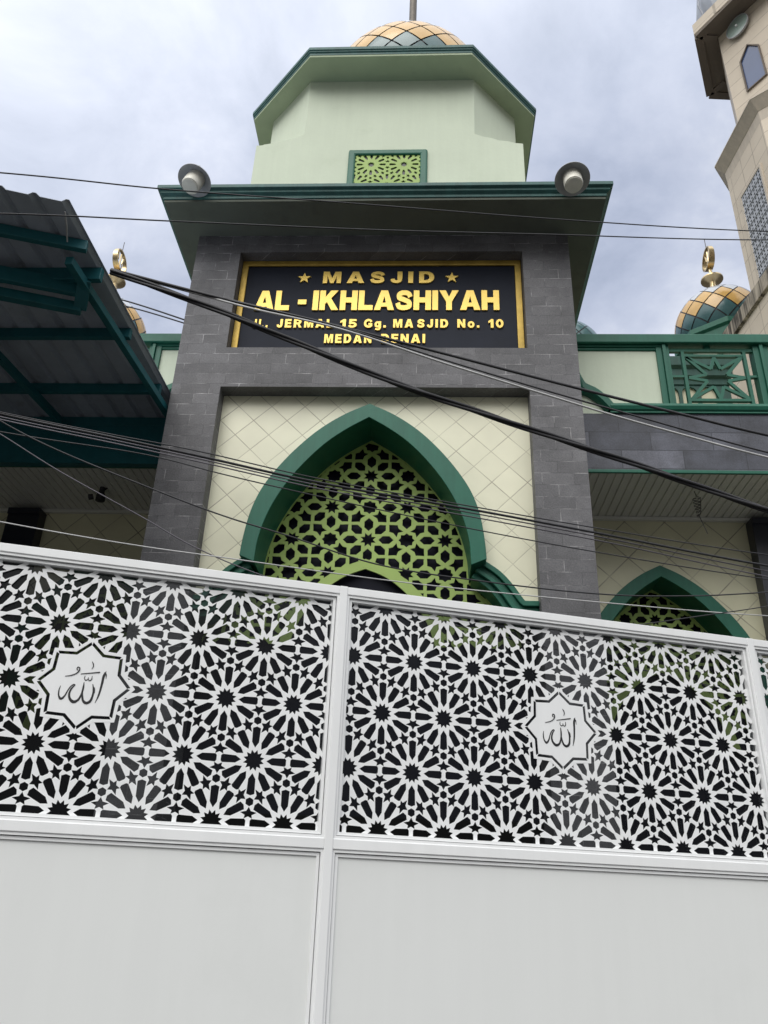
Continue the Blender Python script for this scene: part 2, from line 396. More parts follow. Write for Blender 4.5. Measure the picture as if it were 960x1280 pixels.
# calligraphy strokes: pixel-like coordinates in the medallion (x right, y down), width
STROKES = [
    ([(618,362),(606,400),(603,470),(594,560),(578,622)], [4,17,15,12,3]),
    ([(604,372),(620,385),(627,425)], [4,9,2]),
    ([(296,510),(291,545),(298,590),(318,612),(340,590),(356,545),(372,510),(392,492),(405,492)], [3,8,10,16,11,8,8,9,3]),
    ([(404,494),(384,520),(372,565),(384,605),(414,627),(444,612),(462,570),(468,520),(466,466)], [4,11,13,16,20,15,12,12,5]),
    ([(468,540),(474,580),(488,615),(512,628),(538,612),(549,570),(548,520),(534,474)], [6,12,15,18,17,13,12,5]),
    ([(548,500),(556,520),(560,545)], [10,7,3]),
    ([(464,414),(463,436),(476,449),(490,438),(492,424)], [3,5,6,5,3]),
    ([(491,436),(504,449),(517,440),(518,410)], [4,6,6,3]),
    ([(428,402),(500,388),(572,374)], [4,6,8]),
    ([(496,294),(508,312),(512,334),(504,354)], [3,7,6,2]),
    ([(314,431),(360,420),(395,400),(412,376),(410,354),(396,350),(392,366),(404,376)], [2,6,7,8,7,6,6,3]),
]
for (u0, u1, uc) in panels:
    mb = MB(gate_T)
    a0, a1 = u0 - .002, u1 + .002
    holes = rosette_holes(uc, 2.271, A_, ROW/(A_*sqrt(3)/2), a0, a1, Z0, Z1)
    ms = med_star(uc, 2.271, A_*.70, A_*.56)
    R2 = (A_*.60)**2
    far = [h for h in holes if min((p[0]-uc)**2 + (p[1]-2.271)**2 for p in h) > (A_*.57)**2 or not all(inside(p, ms) for p in h)]
    holes2 = [h for h in far if not all(inside(p, ms) for p in h)]
    cut_sheet(mb, [(a0, Z0-.004), (a1, Z0-.004), (a1, Z1+.004), (a0, Z1+.004)], holes2 + [ms], 0.0, .003)
    # (the star-shaped seat of the medallion is left open here and filled by the medallion)
    lp = mb.build('lattice_panel', M['white'], gate)
    mb = MB(gate_T)
    o_, n_ = A_*.648, A_*.508
    i_, k_ = A_*.588, A_*.460
    slots = []
    lerp = lambda p, q, t: (p[0]+(q[0]-p[0])*t, p[1]+(q[1]-p[1])*t)
    so = med_star(uc, 2.271, o_, n_); si = med_star(uc, 2.271, i_, k_)
    for k in range(8):
        A1, Nn, B1 = so[2*k], so[2*k+1], so[(2*k+2) % 16]; a1_, nn, b1 = si[2*k], si[2*k+1], si[(2*k+2) % 16]
        slots.append([lerp(A1, Nn, .07), Nn, lerp(B1, Nn, .07), lerp(b1, nn, .0), nn, lerp(a1_, nn, .0)])
    cut_sheet(mb, ms, slots, -.0006, .003)
    md = mb.build('medallion', M['white'], gate)
    for si_, (pts, wd) in enumerate(STROKES):
        P = catmull([(x, y, 0) for x, y in pts], 6); W = [w.x for w in catmull([(w, 0, 0) for w in wd], 6)]
        L, Rr = [], []
        for i, p in enumerate(P):
            t = (P[min(i+1, len(P)-1)] - P[max(i-1, 0)]); t.normalize(); nrm = Vector((-t.y, t.x, 0))
            for S_, sg in ((L, 1), (Rr, -1)):
                q = p + nrm*sg*max(W[i], 2.6)*.58
                S_.append((uc + (q.x-470)/563*A_, 2.271 - (q.y-485)/563*A_))
        if si_ == 0: mc = MB(gate_T)
        yf = -.0012 - .00012*si_; n = len(L)
        mc.loft([[(x, yf, z) for x, z in (L[i], Rr[i])] + [(x, -.0004, z) for x, z in (Rr[i], L[i])] for i in range(n)])
    cal = mc.build('calligraphy', M['slot'], md)
    mb = MB(gate_T); mb.box(u0+.001, u1-.001, .009, .012, Z0+.001, Z1-.001); mb.build('backing_sheet', M['acrylic'], gate)
    mb = MB(gate_T); mb.box(u0-.001, u1+.001, -.013, -.010, .118, 1.766); mb.build('solid_panel', M['white_sheet'], gate)
# frame: main bars with two stepped lips round every opening
mb = MB(gate_T)
for uc_ in (-1.840, .0035, 1.8455, 3.687):
    mb.box(uc_-.0155, uc_+.0155, -.032, .03, .06, 2.745)
for k in range(3):
    ua = (-1.8245, .019, 1.861)[k]; ub = (-.012, 1.830, 3.6715)[k]
    for (za, zb) in ((.06, .096), (1.787, 1.821), (2.712, 2.744)):
        mb.box(ua, ub, -.030, .03, za, zb)
fr = mb.build('frame', M['white'], gate, bevel=.0022)
mb = MB(gate_T)
for k, (u0, u1, uc) in enumerate(panels):
    for (za, zb) in ((Z0, Z1), (.12, 1.765)):
        mb.ring_rect(u0-.022, u1+.022, za-.022, zb+.022, .010, -.0255, .02)
        mb.ring_rect(u0-.0095, u1+.0095, za-.0095, zb+.0095, .0105, -.019 if za < 1 else -.016, .02)
mb.build('moulding', M['white'], fr)
for uu in (-1.2, 3.0):
    mb = MB(gate_T); mb.lathe([(.05, -.014), (.05, .014)], (uu, 0, .052), 20, axis=(0, 1, 0)); mb.build('wheel', M['lamp_shade'], gate)

# ------------------------------------------------------------------ entrance tower
CX = -.545
tower = thing('entrance_tower', (CX, 6.6, 0), 'grey stone entrance tower with pale green drum and dome above the arch', 'tower')
mb = MB()
ox0, ox1 = CX-2.025, CX+2.03; nx0, nx1 = CX-1.533, CX+1.533
cut_sheet(mb, [(ox0, 0), (nx0, 0), (nx0, 6.25), (nx1, 6.25), (nx1, 0), (ox1, 0), (ox1, 8.27), (ox0, 8.27)],
          [[(nx0, 6.735), (nx1, 6.735), (nx1, 8.03), (nx0, 8.03)]], 6.6, 7.1)
mb.build('stone_cladding', M['stone'], tower)
mb = MB(); mb.box(nx0-.05, nx1+.05, 6.775, 7.08, 6.70, 8.06); mb.build('sign_recess', M['granite'], tower)
mb = MB()
mb.box(ox0+.004, ox0+.2, 7.1, 10.6, 0, 8.27); mb.box(ox1-.2, ox1-.004, 7.1, 10.6, 0, 8.27)
mb.box(ox0+.2, ox1-.2, 10.3, 10.6, 0, 8.27)
mb.build('side_wall', M['stone'], tower)
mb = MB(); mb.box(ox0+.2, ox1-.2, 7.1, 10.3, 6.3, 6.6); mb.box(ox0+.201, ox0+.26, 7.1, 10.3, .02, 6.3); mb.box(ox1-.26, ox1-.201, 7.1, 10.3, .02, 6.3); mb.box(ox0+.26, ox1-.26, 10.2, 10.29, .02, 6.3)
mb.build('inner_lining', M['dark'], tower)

ARC = -.572                                  # centre line of the arch
def arch_half(pts, apex):                    # right half, bottom to apex
    return [(w, z) for w, z in pts] + [(0, apex)]
OUT = [(1.103, 4.42), (1.090, 4.60), (1.048, 4.87), (.975, 5.09), (.86, 5.295), (.69, 5.525), (.478, 5.748), (.24, 5.925), (0, 6.05)]
INN = [(.966, 4.36), (.952, 4.58), (.904, 4.795), (.83, 4.99), (.714, 5.205), (.56, 5.42), (.383, 5.615), (.19, 5.77), (0, 5.892)]
def full_arch(half, cx, k=5, scale=1.0, zref=0.0, apex=None):
    h = catmull2(half, k)
    f = (lambda w, z: (w*scale, (z - half[-1][1])*scale + (apex if apex is not None else half[-1][1])))
    h = [f(w, z) for w, z in h]
    return [(cx - w, z) for w, z in h] + [(cx + w, z) for w, z in reversed(h[:-1])]   # left bottom -> apex -> right bottom
def arch_band(outer, inner, y0, y1):
    mb = MB(); n = len(outer)
    loops = [[(x, y0, z) for x, z in outer], [(x, y1, z) for x, z in outer], [(x, y1, z) for x, z in inner], [(x, y0, z) for x, z in inner]]
    V = [p for L in loops for p in L]; F = []
    for k in range(4):
        for i in range(n-1):
            F.append((k*n+i, k*n+i+1, ((k+1) % 4)*n+i+1, ((k+1) % 4)*n+i))
    F += [(0, n, 2*n, 3*n), (n-1, 4*n-1, 3*n-1, 2*n-1)]
    mb.add(V, F); return mb
o_arch = full_arch(OUT, ARC); i_arch = full_arch(INN, ARC)
# tiled niche wall: everything outside the arch and its flaring foot
FL = [(1.113, 4.44), (1.235, 4.347), (1.338, 4.226), (1.415, 4.108), (1.432, 4.078)]
flR = catmull2(FL, 4)
wall_open = [(ARC - w, z) for w, z in flR[::-1]] + full_arch([(w-.03, z-.02) for w, z in OUT], ARC)[1:-1] + [(ARC + w, z) for w, z in flR]
mb = MB()
cut_sheet(mb, [(nx0-.02, 4.0)] + [(wall_open[0][0], 4.0)] + wall_open + [(wall_open[-1][0], 4.0)] + [(nx1+.02, 4.0), (nx1+.02, 6.27), (nx0-.02, 6.27)], [], 6.766, 7.0)
mb.build('tiled_niche_wall', M['tile'], tower)
mb = arch_band(o_arch, i_arch, 6.59, 7.028); mb.build('arch_frame', M['green'], tower, smooth=35, bevel=.004)
# stepped moulding that flares outwards below the arch and runs to the pillars
for sg in (-1, 1):
    mb = MB()
    base = [(1.085, 4.46)] + FL[1:-1] + [(1.437, 4.078)]
    cur = catmull2(base, 5)
    steps = [(0.0, .05, 6.70), (.05, .10, 6.735), (.10, .135, 6.70), (.135, .185, 6.75)]
    def off(c, d):
        out = []
        for i, p in enumerate(c):
            a, b = c[max(i-1, 0)], c[min(i+1, len(c)-1)]
            t = Vector((b[0]-a[0], b[1]-a[1])).normalized(); out.append((p[0] + t.y*d, p[1] - t.x*d))
        return out
    for (d0, d1, yf) in steps:
        A1 = off(cur, d0); B1 = off(cur, d1)
        A1 = A1[:-1] + [(1.437, 4.078 - d0)] ; B1 = B1[:-1] + [(1.437 - d1*.35, 4.078 - d1)]
        lo = [[(ARC + sg*x, yf, z) for x, z in (A1[i], B1[i])] + [(ARC + sg*x, 7.0, z) for x, z in (B1[i], A1[i])] for i in range(len(A1))]
        xe = abs((nx1 if sg > 0 else nx0) - ARC)
        lo.append([(ARC + sg*xe, yf, 4.078-d0), (ARC + sg*xe, yf, 4.078-d1), (ARC + sg*xe, 7.0, 4.078-d1), (ARC + sg*xe, 7.0, 4.078-d0)])
        mb.loft(lo)
    mb.build('flared_moulding', M['green'], tower, smooth=30, bevel=.006)

def octo_holes(cx, cz, p, x0, x1, z0, z1, pz=None):
    """eight-fold pattern on a square lattice, sharp and blunt stars alternating; (cx, cz) is a blunt star"""
    pz = pz or p; H = []
    for j in range(-14, 15):
        for i in range(-14, 15):
            ox, oz = cx + i*p, cz + j*pz
            if ox < x0-p or ox > x1+p or oz < z0-p or oz > z1+p: continue
            T = lambda P, a=0, mx=1: [(ox + p*(x*cos(a) - y*sin(a)), oz + pz*(x*sin(a) + y*cos(a))) for x, y in P]
            if (i + j) % 2:                                             # sharp star
                H.append(T([(r*cos(radians(22.5) + pi*k/8), r*sin(radians(22.5) + pi*k/8)) for k, r in enumerate([.222, .125]*8)]))
                for k in range(4):                                      # diagonal hexagons
                    H.append(T([(.243, 0), (.356, -.117), (.524, -.117), (.638, 0), (.524, .117), (.356, .117)], pi/4 + k*pi/2))
                    H.append(T([(.265, 0), (.378, -.117), (.552, -.117), (.665, 0), (.552, .117), (.378, .117)], k*pi/2))
            else:
                H.append(T([(r*cos(pi*k/8), r*sin(pi*k/8)) for k, r in enumerate([.212, .166]*8)]))
                for k in range(4):
                    H.append(T([(.088, .258), (.212, .350), (.248, .462), (.275, .455), (.464, .464), (.455, .275), (.462, .248), (.350, .212), (.258, .088), (.222, .222)], k*pi/2))
    return H
def lattice_screen(name, parent, outline, op_outer, op_inner, c, p, y0, y1, pz=None, rim=.05):
    y1 = y0 + .010
    xs = [q[0] for q in outline]; zs = [q[1] for q in outline]
    H = octo_holes(c[0], c[1], p, min(xs), max(xs), min(zs), max(zs), pz)
    cx0 = sum(xs)/len(xs)
    # a plain rim follows the outline
    rimp = []
    n = len(outline)
    for i, q in enumerate(outline):
        a, b = outline[(i-1) % n], outline[(i+1) % n]
        t = Vector((b[0]-a[0], b[1]-a[1])); t.normalize(); rimp.append((q[0] + t.y*rim, q[1] - t.x*rim))
    def in_rim(q): return inside(q, rimp)
    mb = MB()
    V = None
    # cut holes, refill rim and door band as islands: done by classing triangles twice
    plate = MB(); cut_sheet(plate, outline, [op_inner] + H, y0, y1)
    plate_b = MB()
    ring = arch_band(op_outer, op_inner, y0-.006, y1+.004)
    ob = MB(); ob.v = plate.v + ring.v; ob.f = plate.f + [tuple(i+len(plate.v) for i in f) for f in ring.f]; ob.m = [0]*len(ob.f)
    rm = MB()
    loopsO = outline; m = n
    VV = [(x, y0-.005, z) for x, z in loopsO] + [(x, y0-.005, z) for x, z in rimp] + [(x, y1+.003, z) for x, z in loopsO] + [(x, y1+.003, z) for x, z in rimp]
    FF = []
    for i in range(n-1):
        j = i+1
        FF += [(i, j, n+j, n+i), (n+i, n+j, 3*n+j, 3*n+i), (2*n+j, 2*n+i, 3*n+i, 3*n+j)]
    b0 = len(ob.v); ob.v += [Vector(v) for v in VV]; ob.f += [tuple(i+b0 for i in f) for f in FF]; ob.m += [0]*len(FF)
    return ob.build(name, M['lattice'], parent)
# outline: left foot -> apex -> right foot (clockwise seen from the street)
lat_out = [(ARC-1.46, 3.74), (ARC-1.40, 3.95), (ARC-1.25, 4.16), (ARC-1.10, 4.30)] + full_arch([(w+.03, z+.02) for w, z in INN], ARC)[0:] + [(ARC+1.10, 4.30), (ARC+1.25, 4.16), (ARC+1.40, 3.95), (ARC+1.46, 3.74)]
OPN = [(.66, 3.74), (.60, 3.93), (.49, 4.12), (.36, 4.275), (.19, 4.405), (0, 4.485)]
OPO = [(.755, 3.74), (.69, 3.97), (.57, 4.185), (.42, 4.355), (.22, 4.495), (0, 4.585)]
lattice_screen('lattice_screen', tower, lat_out, full_arch(OPO, ARC, 4), full_arch(OPN, ARC, 4), (-.560, 5.135), .368, 7.03, 7.055, .348, .045)

mb = MB(); mb.box(nx0-.03, nx1+.03, 7.105, 7.112, 2.3, 6.2); mb.build('dark_glazing', M['dark_glass'], tower)
# eave slab
def rect(x0, x1, y0, y1): return [(x0, y0), (x1, y0), (x1, y1), (x0, y1)]
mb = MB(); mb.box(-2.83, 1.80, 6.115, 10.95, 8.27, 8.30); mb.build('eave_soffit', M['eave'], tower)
mb = MB()
mb.loft([[(x, y, z) for x, y in rect(-2.83-d, 1.80+d, 6.115-d, 10.95+d)] for d, z in ((0, 8.301), (.012, 8.303), (.012, 8.335), (.045, 8.36), (.045, 8.385), (.075, 8.40), (.075, 8.445), (-.3, 8.47))])
mb.build('eave_fascia', M['green_old'], tower, bevel=.004)
# drum base (its rough plaster top runs up the chamfers), chamfered drum
DX = -.535; YC = 8.6; DW = 1.655; DF = 1.065
rough_top = [(-DW, 10.135), (-DW+.07, 10.138), (-DW+.10, 10.155), (-1.50, 10.165), (-1.40, 10.195), (-1.30, 10.215), (-1.20, 10.26), (-1.07, 10.33), (-.8, 10.24), (-.4, 10.12), (0, 10.06), (.45, 10.10), (.85, 10.20), (1.07, 10.30), (1.16, 10.255), (1.27, 10.225), (1.36, 10.18), (1.47, 10.165), (1.56, 10.13), (DW-.02, 10.12), (DW, 10.115)]
mb = MB()
mb.prism_z(rect(DX-DW, DX+DW, YC-DW-.004, YC+DW), 8.44, 9.96)
mb.prism_y([(DX-DW, 9.96)] + [(DX+x, z) for x, z in rough_top] + [(DX+DW, 9.96)], YC-DW-.004, YC-DW+.55)
mb.build('drum_base', M['pale'], tower)
octp = lambda w, f: [(DX-f, YC-w), (DX+f, YC-w), (DX+w, YC-f), (DX+w, YC+f), (DX+f, YC+w), (DX-f, YC+w), (DX-w, YC+f), (DX-w, YC-f)]
mb = MB(); mb.prism_z(octp(DW-.002, DF), 9.9, 11.33); mb.build('drum', M['pale'], tower)
ep = lambda d: [(DX-1.03-d*.41, 6.60-d), (DX+1.03+d*.41, 6.60-d), (DX+1.92+d, 7.51-d*.41), (DX+1.92+d, 9.69+d*.41), (DX+1.03+d*.41, 10.60+d), (DX-1.03-d*.41, 10.60+d), (DX-1.92-d, 9.69+d*.41), (DX-1.92-d, 7.51-d*.41)]
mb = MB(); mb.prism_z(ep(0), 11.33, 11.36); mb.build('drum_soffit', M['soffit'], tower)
mb = MB(); mb.loft([[(x, y, z) for x, y in ep(d)] for d, z in ((-.002, 11.361), (.004, 11.363), (.004, 11.395), (.018, 11.41), (.018, 11.425), (.03, 11.435), (.03, 11.485), (-.4, 11.52))])
mb.build('drum_fascia', M['green_old'], tower, bevel=.004)
# drum window
WX = -.535
mb = MB(); mb.ring_rect(WX-.485, WX+.485, 9.30, 10.005, .088, 6.905, 6.99); dwf = mb.build('drum_window', M['green'], tower, bevel=.02)
mb = MB()
hs = []
aw = .40
for h in rosette_holes(WX, 9.415, aw, 1.0, WX-.5, WX+.5, 9.2, 10.1):
    cx_ = sum(p[0] for p in h)/len(h); cz_ = sum(p[1] for p in h)/len(h)
    hs.append([(cx_ + (p[0]-cx_)*.74, cz_ + (p[1]-cz_)*.74) for p in h])
cut_sheet(mb, [(WX-.397, 9.33), (WX+.397, 9.33), (WX+.397, 9.917), (WX-.397, 9.917)], hs, 6.925, 6.937)
mb.build('window_lattice', M['lattice'], dwf)
mb = MB(); mb.box(WX-.396, WX+.396, 6.939, 6.9405, 9.33, 9.916); mb.build('dark_pane', M['slot'], dwf)

def diamond_dome(parent, c, R, n, colours, th0=2.45, squash=1.0, point=0.0):
    """dome of glass diamonds between dark lead lines; colours from the top row down"""
    c = Vector(c)
    rows = len(colours)
    P = lambda th, ph, r: c + Vector((r*sin(th)*cos(ph), r*sin(th)*sin(ph), r*squash*cos(th) + point*max(0, cos(th))**6))
    base = MB()
    nn = 48; k = 40
    base.loft([[P(.001 + th0*i/k, 2*pi*j/nn, R*.985) for j in range(nn)] for i in range(k+1)])
    ob = base.build('dome', M['lead'], parent, smooth=60)
    tm = MB(); dt = th0/(rows+1)
    def patch(th1, th2, th3, ph, dph, mi):
        A = P(th1, ph, R); B = P(th2, ph+dph, R); C = P(th3, ph, R); D = P(th2, ph-dph, R)
        def q(s, t):                       # bilinear in angles, s towards B side, t towards D side
            th = th1 + (th2-th1)*(s+t) if th3 is None else th1 + (th3-th1)*(s+t)/2
            return P(th, ph + dph*(s-t), R)
        G = 4; e = .045; V = []; F = []
        for a in range(G+1):
            for b in range(G+1):
                V.append(q(e + (1-2*e)*a/G, e + (1-2*e)*b/G))
        for a in range(G):
            for b in range(G):
                i = a*(G+1)+b; F.append((i, i+G+1, i+G+2, i+1))
        tm.add(V, F, mi)
    for r in range(rows):
        th1 = dt*r; th3 = dt*(r+2)
        for j in range(n):
            ph = 2*pi*(j + (r % 2)*.5)/n
            patch(max(th1, .02), (th1+th3)/2, th3, ph, pi/n, colours[r])
    tm.build('glass_tiles', [M['white_glass'], M['amber'], M['teal_glass']], ob, smooth=60)
    return ob
R_ = 1.33
mb = MB(); mb.lathe([(1.22, 11.5), (1.22, 11.75), (1.1, 11.85), (1.1, 12.1)], (DX+.155, YC, 0), 48); mb.build('dome_collar', M['pale'], tower, smooth=30)
diamond_dome(tower, (DX+.155, YC, 12.72), R_, 20, [0]*7 + [1, 1, 1] + [2]*5, 2.32)
def finial(parent, c, s, rot, pole_r=None, mat='chrome', stem=0.0):
    c = Vector(c); mb = MB()
    if pole_r:
        mb.lathe([(pole_r*1.5, -.1), (pole_r*1.5, .10), (pole_r, .14), (pole_r, 2.6), (pole_r*1.6, 2.66), (pole_r*.4, 2.9)], c, 16)
        return mb.build('finial', M['pole'], parent, smooth=30)
    mb.lathe([(.15*s, -.06*s-stem), (.11*s, -.01-stem), (.10*s, -.05*s), (.07*s, .10*s), (.085*s, .18*s), (.25*s, .255*s), (.25*s, .285*s), (.05*s, .34*s), (.035*s, .62*s)], c, 20)
    f = mb.build('finial', M['chrome'], parent, smooth=35)
    mb = MB(); cc = c + Vector((0, 0, .92*s)); R1 = .30*s
    ax = Vector((cos(rot), sin(rot), 0)); sd = Vector((-sin(rot), cos(rot), 0))
    nn = 28; loops = []
    for i in range(nn+1):
        a = -pi/2 + 2*pi*i/nn
        er = sd*cos(a) + Vector((0, 0, 1))*sin(a)
        wv = .075*s*(.75 + .25*cos(a + pi/2))
        loops.append([cc + er*R1 + ax*wv, cc + er*R1 - ax*wv, cc + er*(R1-.03*s) - ax*wv, cc + er*(R1-.03*s) + ax*wv])
    mb.loft(loops, cap=False)
    for k in (-.14, .0, .13):
        mb.tube([cc + sd*k*s + Vector((0, 0, -.24*s)), cc + sd*(k*.8)*s, cc + sd*(k*1.1)*s + Vector((0, 0, .22*s))], .02*s, 6)
    mb.build('finial_ring', M['chrome'], f, smooth=35)
    mb = MB(); mb.tube([cc + Vector((0, 0, R1)), cc + Vector((0, 0, R1 + .32*s))], .008*s, 6); mb.build('spike', M['pole'], f)
    return f
finial(tower, (DX+.185, YC, 12.72 + R_ - .05), 1, 0, .062)

# ------------------------------------------------------------------ name sign in the recess
sign = thing('name_sign', (CX, 6.74, 6.74), 'black name board with raised gold letters and gold frame above the arch', 'sign')
mb = MB(); mb.box(nx0+.004, nx1-.004, 6.752, 6.772, 6.738, 8.027); mb.build('board', M['board'], sign)
mb = MB(); mb.ring_rect(nx0+.005, nx1-.005, 6.739, 8.026, .068, 6.728, 6.7515); mb.build('frame', M['gold_frame'], sign, bevel=.006)
def stroke(pts, w, k=6):
    C = catmull2(pts, k); out = []
    n = len(C); L = []; R = []
    for i, p in enumerate(C):
        a, b = C[max(i-1, 0)], C[min(i+1, n-1)]
        t = Vector((b[0]-a[0], b[1]-a[1])).normalized(); L.append((p[0]-t.y*w/2, p[1]+t.x*w/2)); R.append((p[0]+t.y*w/2, p[1]-t.x*w/2))
    return [[L[i], L[i+1], R[i+1], R[i]] for i in range(n-1)]
def ringp(cx, cy, rx, ry, w):
    O = [(cx + (rx+w/2)*cos(2*pi*i/24), cy + (ry+w*.46)*sin(2*pi*i/24)) for i in range(24)]
    I = [(cx + (rx-w/2)*cos(2*pi*i/24), cy + (ry-w*.46)*sin(2*pi*i/24)) for i in range(24)]
    return [[O[i], O[(i+1) % 24], I[(i+1) % 24], I[i]] for i in range(24)]
def arc(cx, cy, rx, ry, a0, a1, n=10):
    return [(cx + rx*cos(radians(a0 + (a1-a0)*i/n)), cy + ry*sin(radians(a0 + (a1-a0)*i/n))) for i in range(n+1)]
def R4(x0, x1, y0, y1): return [(x0, y0), (x1, y0), (x1, y1), (x0, y1)]
# heavy block capitals: (filled polygons, holes), capital height 1
GLY = {
 'M': ([[(0,0),(0,1),(.37,1),(.55,.42),(.73,1),(1.1,1),(1.1,0),(.84,0),(.84,.66),(.65,0),(.45,0),(.26,.66),(.26,0)]], []),
 'A': ([[(0,0),(.35,1),(.71,1),(1.06,0),(.73,0),(.68,.17),(.38,.17),(.33,0)]], [[(.44,.37),(.62,.37),(.53,.70)]]),
 'I': ([R4(0,.30,0,1)], []),
 'L': ([[(0,0),(0,1),(.30,1),(.30,.25),(.76,.25),(.76,0)]], []),
 'K': ([R4(0,.30,0,1), [(.30,.32),(.30,.66),(.58,1),(.97,1),(.60,.60),(1.02,0),(.65,0),(.40,.40)]], []),
 'H': ([[(0,0),(0,1),(.30,1),(.30,.64),(.62,.64),(.62,1),(.92,1),(.92,0),(.62,0),(.62,.38),(.30,.38),(.30,0)]], []),
 'Y': ([[(0,1),(.34,1),(.51,.66),(.68,1),(1.02,1),(.66,.42),(.66,0),(.36,0),(.36,.42)]], []),
 'E': ([[(0,0),(0,1),(.78,1),(.78,.78),(.30,.78),(.30,.62),(.74,.62),(.74,.40),(.30,.40),(.30,.23),(.80,.23),(.80,0)]], []),
 'N': ([[(0,0),(0,1),(.28,1),(.64,.46),(.64,1),(.92,1),(.92,0),(.64,0),(.28,.54),(.28,0)]], []),
 'D': ([[(0,0),(0,1),(.46,1)] + arc(.46,.5,.46,.5,90,-90) + [(.46,0)]], [[(.30,.23),(.30,.77),(.42,.77)] + arc(.42,.5,.20,.27,90,-90) + [(.42,.23)]]),
 'R': ([[(0,0),(0,1),(.58,1)] + arc(.58,.70,.34,.30,90,-70) + [(1.0,0),(.66,0),(.46,.39),(.30,.39),(.30,0)]], [[(.30,.60),(.30,.79),(.52,.79)] + arc(.52,.695,.09,.095,90,-90) + [(.52,.60)]]),
 'S': (stroke([(.78,.66),(.70,.82),(.46,.885),(.21,.80),(.20,.63),(.46,.52),(.72,.39),(.73,.20),(.47,.115),(.20,.17),(.12,.36)], .245, 8), []),
 'J': ([R4(.42,.72,.34,1)] + stroke([(.57,.36),(.55,.20),(.37,.12),(.17,.19),(.13,.36)], .25, 8), []),
 'G': (stroke([(.84,.66),(.74,.83),(.50,.885),(.23,.76),(.14,.5),(.23,.24),(.50,.115),(.72,.15),(.83,.24)], .25, 8) + [R4(.52,.96,.33,.53), R4(.72,.96,.14,.40)], []),
 'g': (ringp(.36,.37,.22,.26,.24) + [R4(.50,.76,-.06,.735)] + stroke([(.63,-.02),(.58,-.17),(.38,-.21),(.12,-.15)], .19), []),
 'o': (ringp(.40,.37,.27,.27,.25), []),
 '0': (ringp(.42,.5,.28,.39,.26), []),
 '1': ([[(.28,0),(.28,.66),(.04,.54),(.04,.78),(.36,1),(.58,1),(.58,0)]], []),
 '5': ([[(.12,1),(.80,1),(.80,.77),(.36,.77),(.34,.62),(.10,.46)], R4(.10,.34,.44,.80)] + stroke([(.16,.50),(.42,.56),(.68,.45),(.70,.25),(.46,.11),(.22,.14),(.10,.28)], .23, 8), []),
 '.': ([R4(0,.28,0,.27)], []),
 '-': ([R4(0,.46,.30,.54)], []),
}
def letters(text, x0, x1, z0, h, gap=.1, spread=None, depth=.018):
    """one mesh per letter, capitals h tall, the word spanning x0..x1"""
    G = []
    for ch in text:
        xs = [p[0] for poly in GLY[ch][0] for p in poly]; G.append((ch, min(xs), max(xs)))
    tot = sum(b-a for _, a, b in G); n = len(G)
    if spread: sc = h*spread; g = (x1-x0-tot*sc)/max(1, n-1)
    else: g = gap*h; sc = (x1-x0-g*(n-1))/tot
    x = x0
    for ch, a, b in G:
        T = lambda poly: [(x + (px-a)*sc, z0 + py*h) for px, py in poly]
        ys = [p[1] for poly in GLY[ch][0] for p in poly]; e = .003
        box_ = [(x-e, z0 + min(ys)*h-e), (x + (b-a)*sc+e, z0 + min(ys)*h-e), (x + (b-a)*sc+e, z0 + max(ys)*h+e), (x-e, z0 + max(ys)*h+e)]
        mb = MB(); I = [T(p) for p in GLY[ch][0]]; hl = [T(p) for p in GLY[ch][1]]
        if hl:
            cut_sheet(mb, I[0], hl, 6.752-depth, 6.7515)
        else:
            i_ = .0005; inn = [(box_[0][0]+i_, box_[0][1]+i_), (box_[1][0]-i_, box_[1][1]+i_), (box_[2][0]-i_, box_[2][1]-i_), (box_[3][0]+i_, box_[3][1]-i_)]
            cut_sheet(mb, inn, [box_], 6.752-depth, 6.7515, islands=I)
        mb.build('letter', M['gold'], sign)
        x += (b-a)*sc + g
letters('MASJID', -1.166, .046, 7.712, .160, spread=1.12)
letters('AL', -1.885, -1.508, 7.336, .268, gap=.04)
letters('-', -1.416, -1.325, 7.336, .268)
letters('IKHLASHIYAH', -1.256, .737, 7.338, .268, gap=.05)
for word, a, b in (('JL.', -1.882, -1.715), ('JERMAL', -1.617, -1.02), ('15', -.942, -.767), ('Gg.', -.69, -.458), ('MA', -.381, -.169), ('SJID', -.130, .196), ('No.', .292, .521), ('10', .617, .773)):
    letters(word, a, b, 7.102, .112, gap=.22)
letters('MEDAN', -1.098, -.602, 6.900, .115, gap=.2)
letters('DENAI', -.503, -.043, 6.903, .115, gap=.2)
for sx in (-1.373, .236):
    mb = MB(); mb.prism_y(star(sx, 7.785, 5, .076, .030, pi/2), 6.734, 6.7515); mb.build('star', M['gold'], sign)

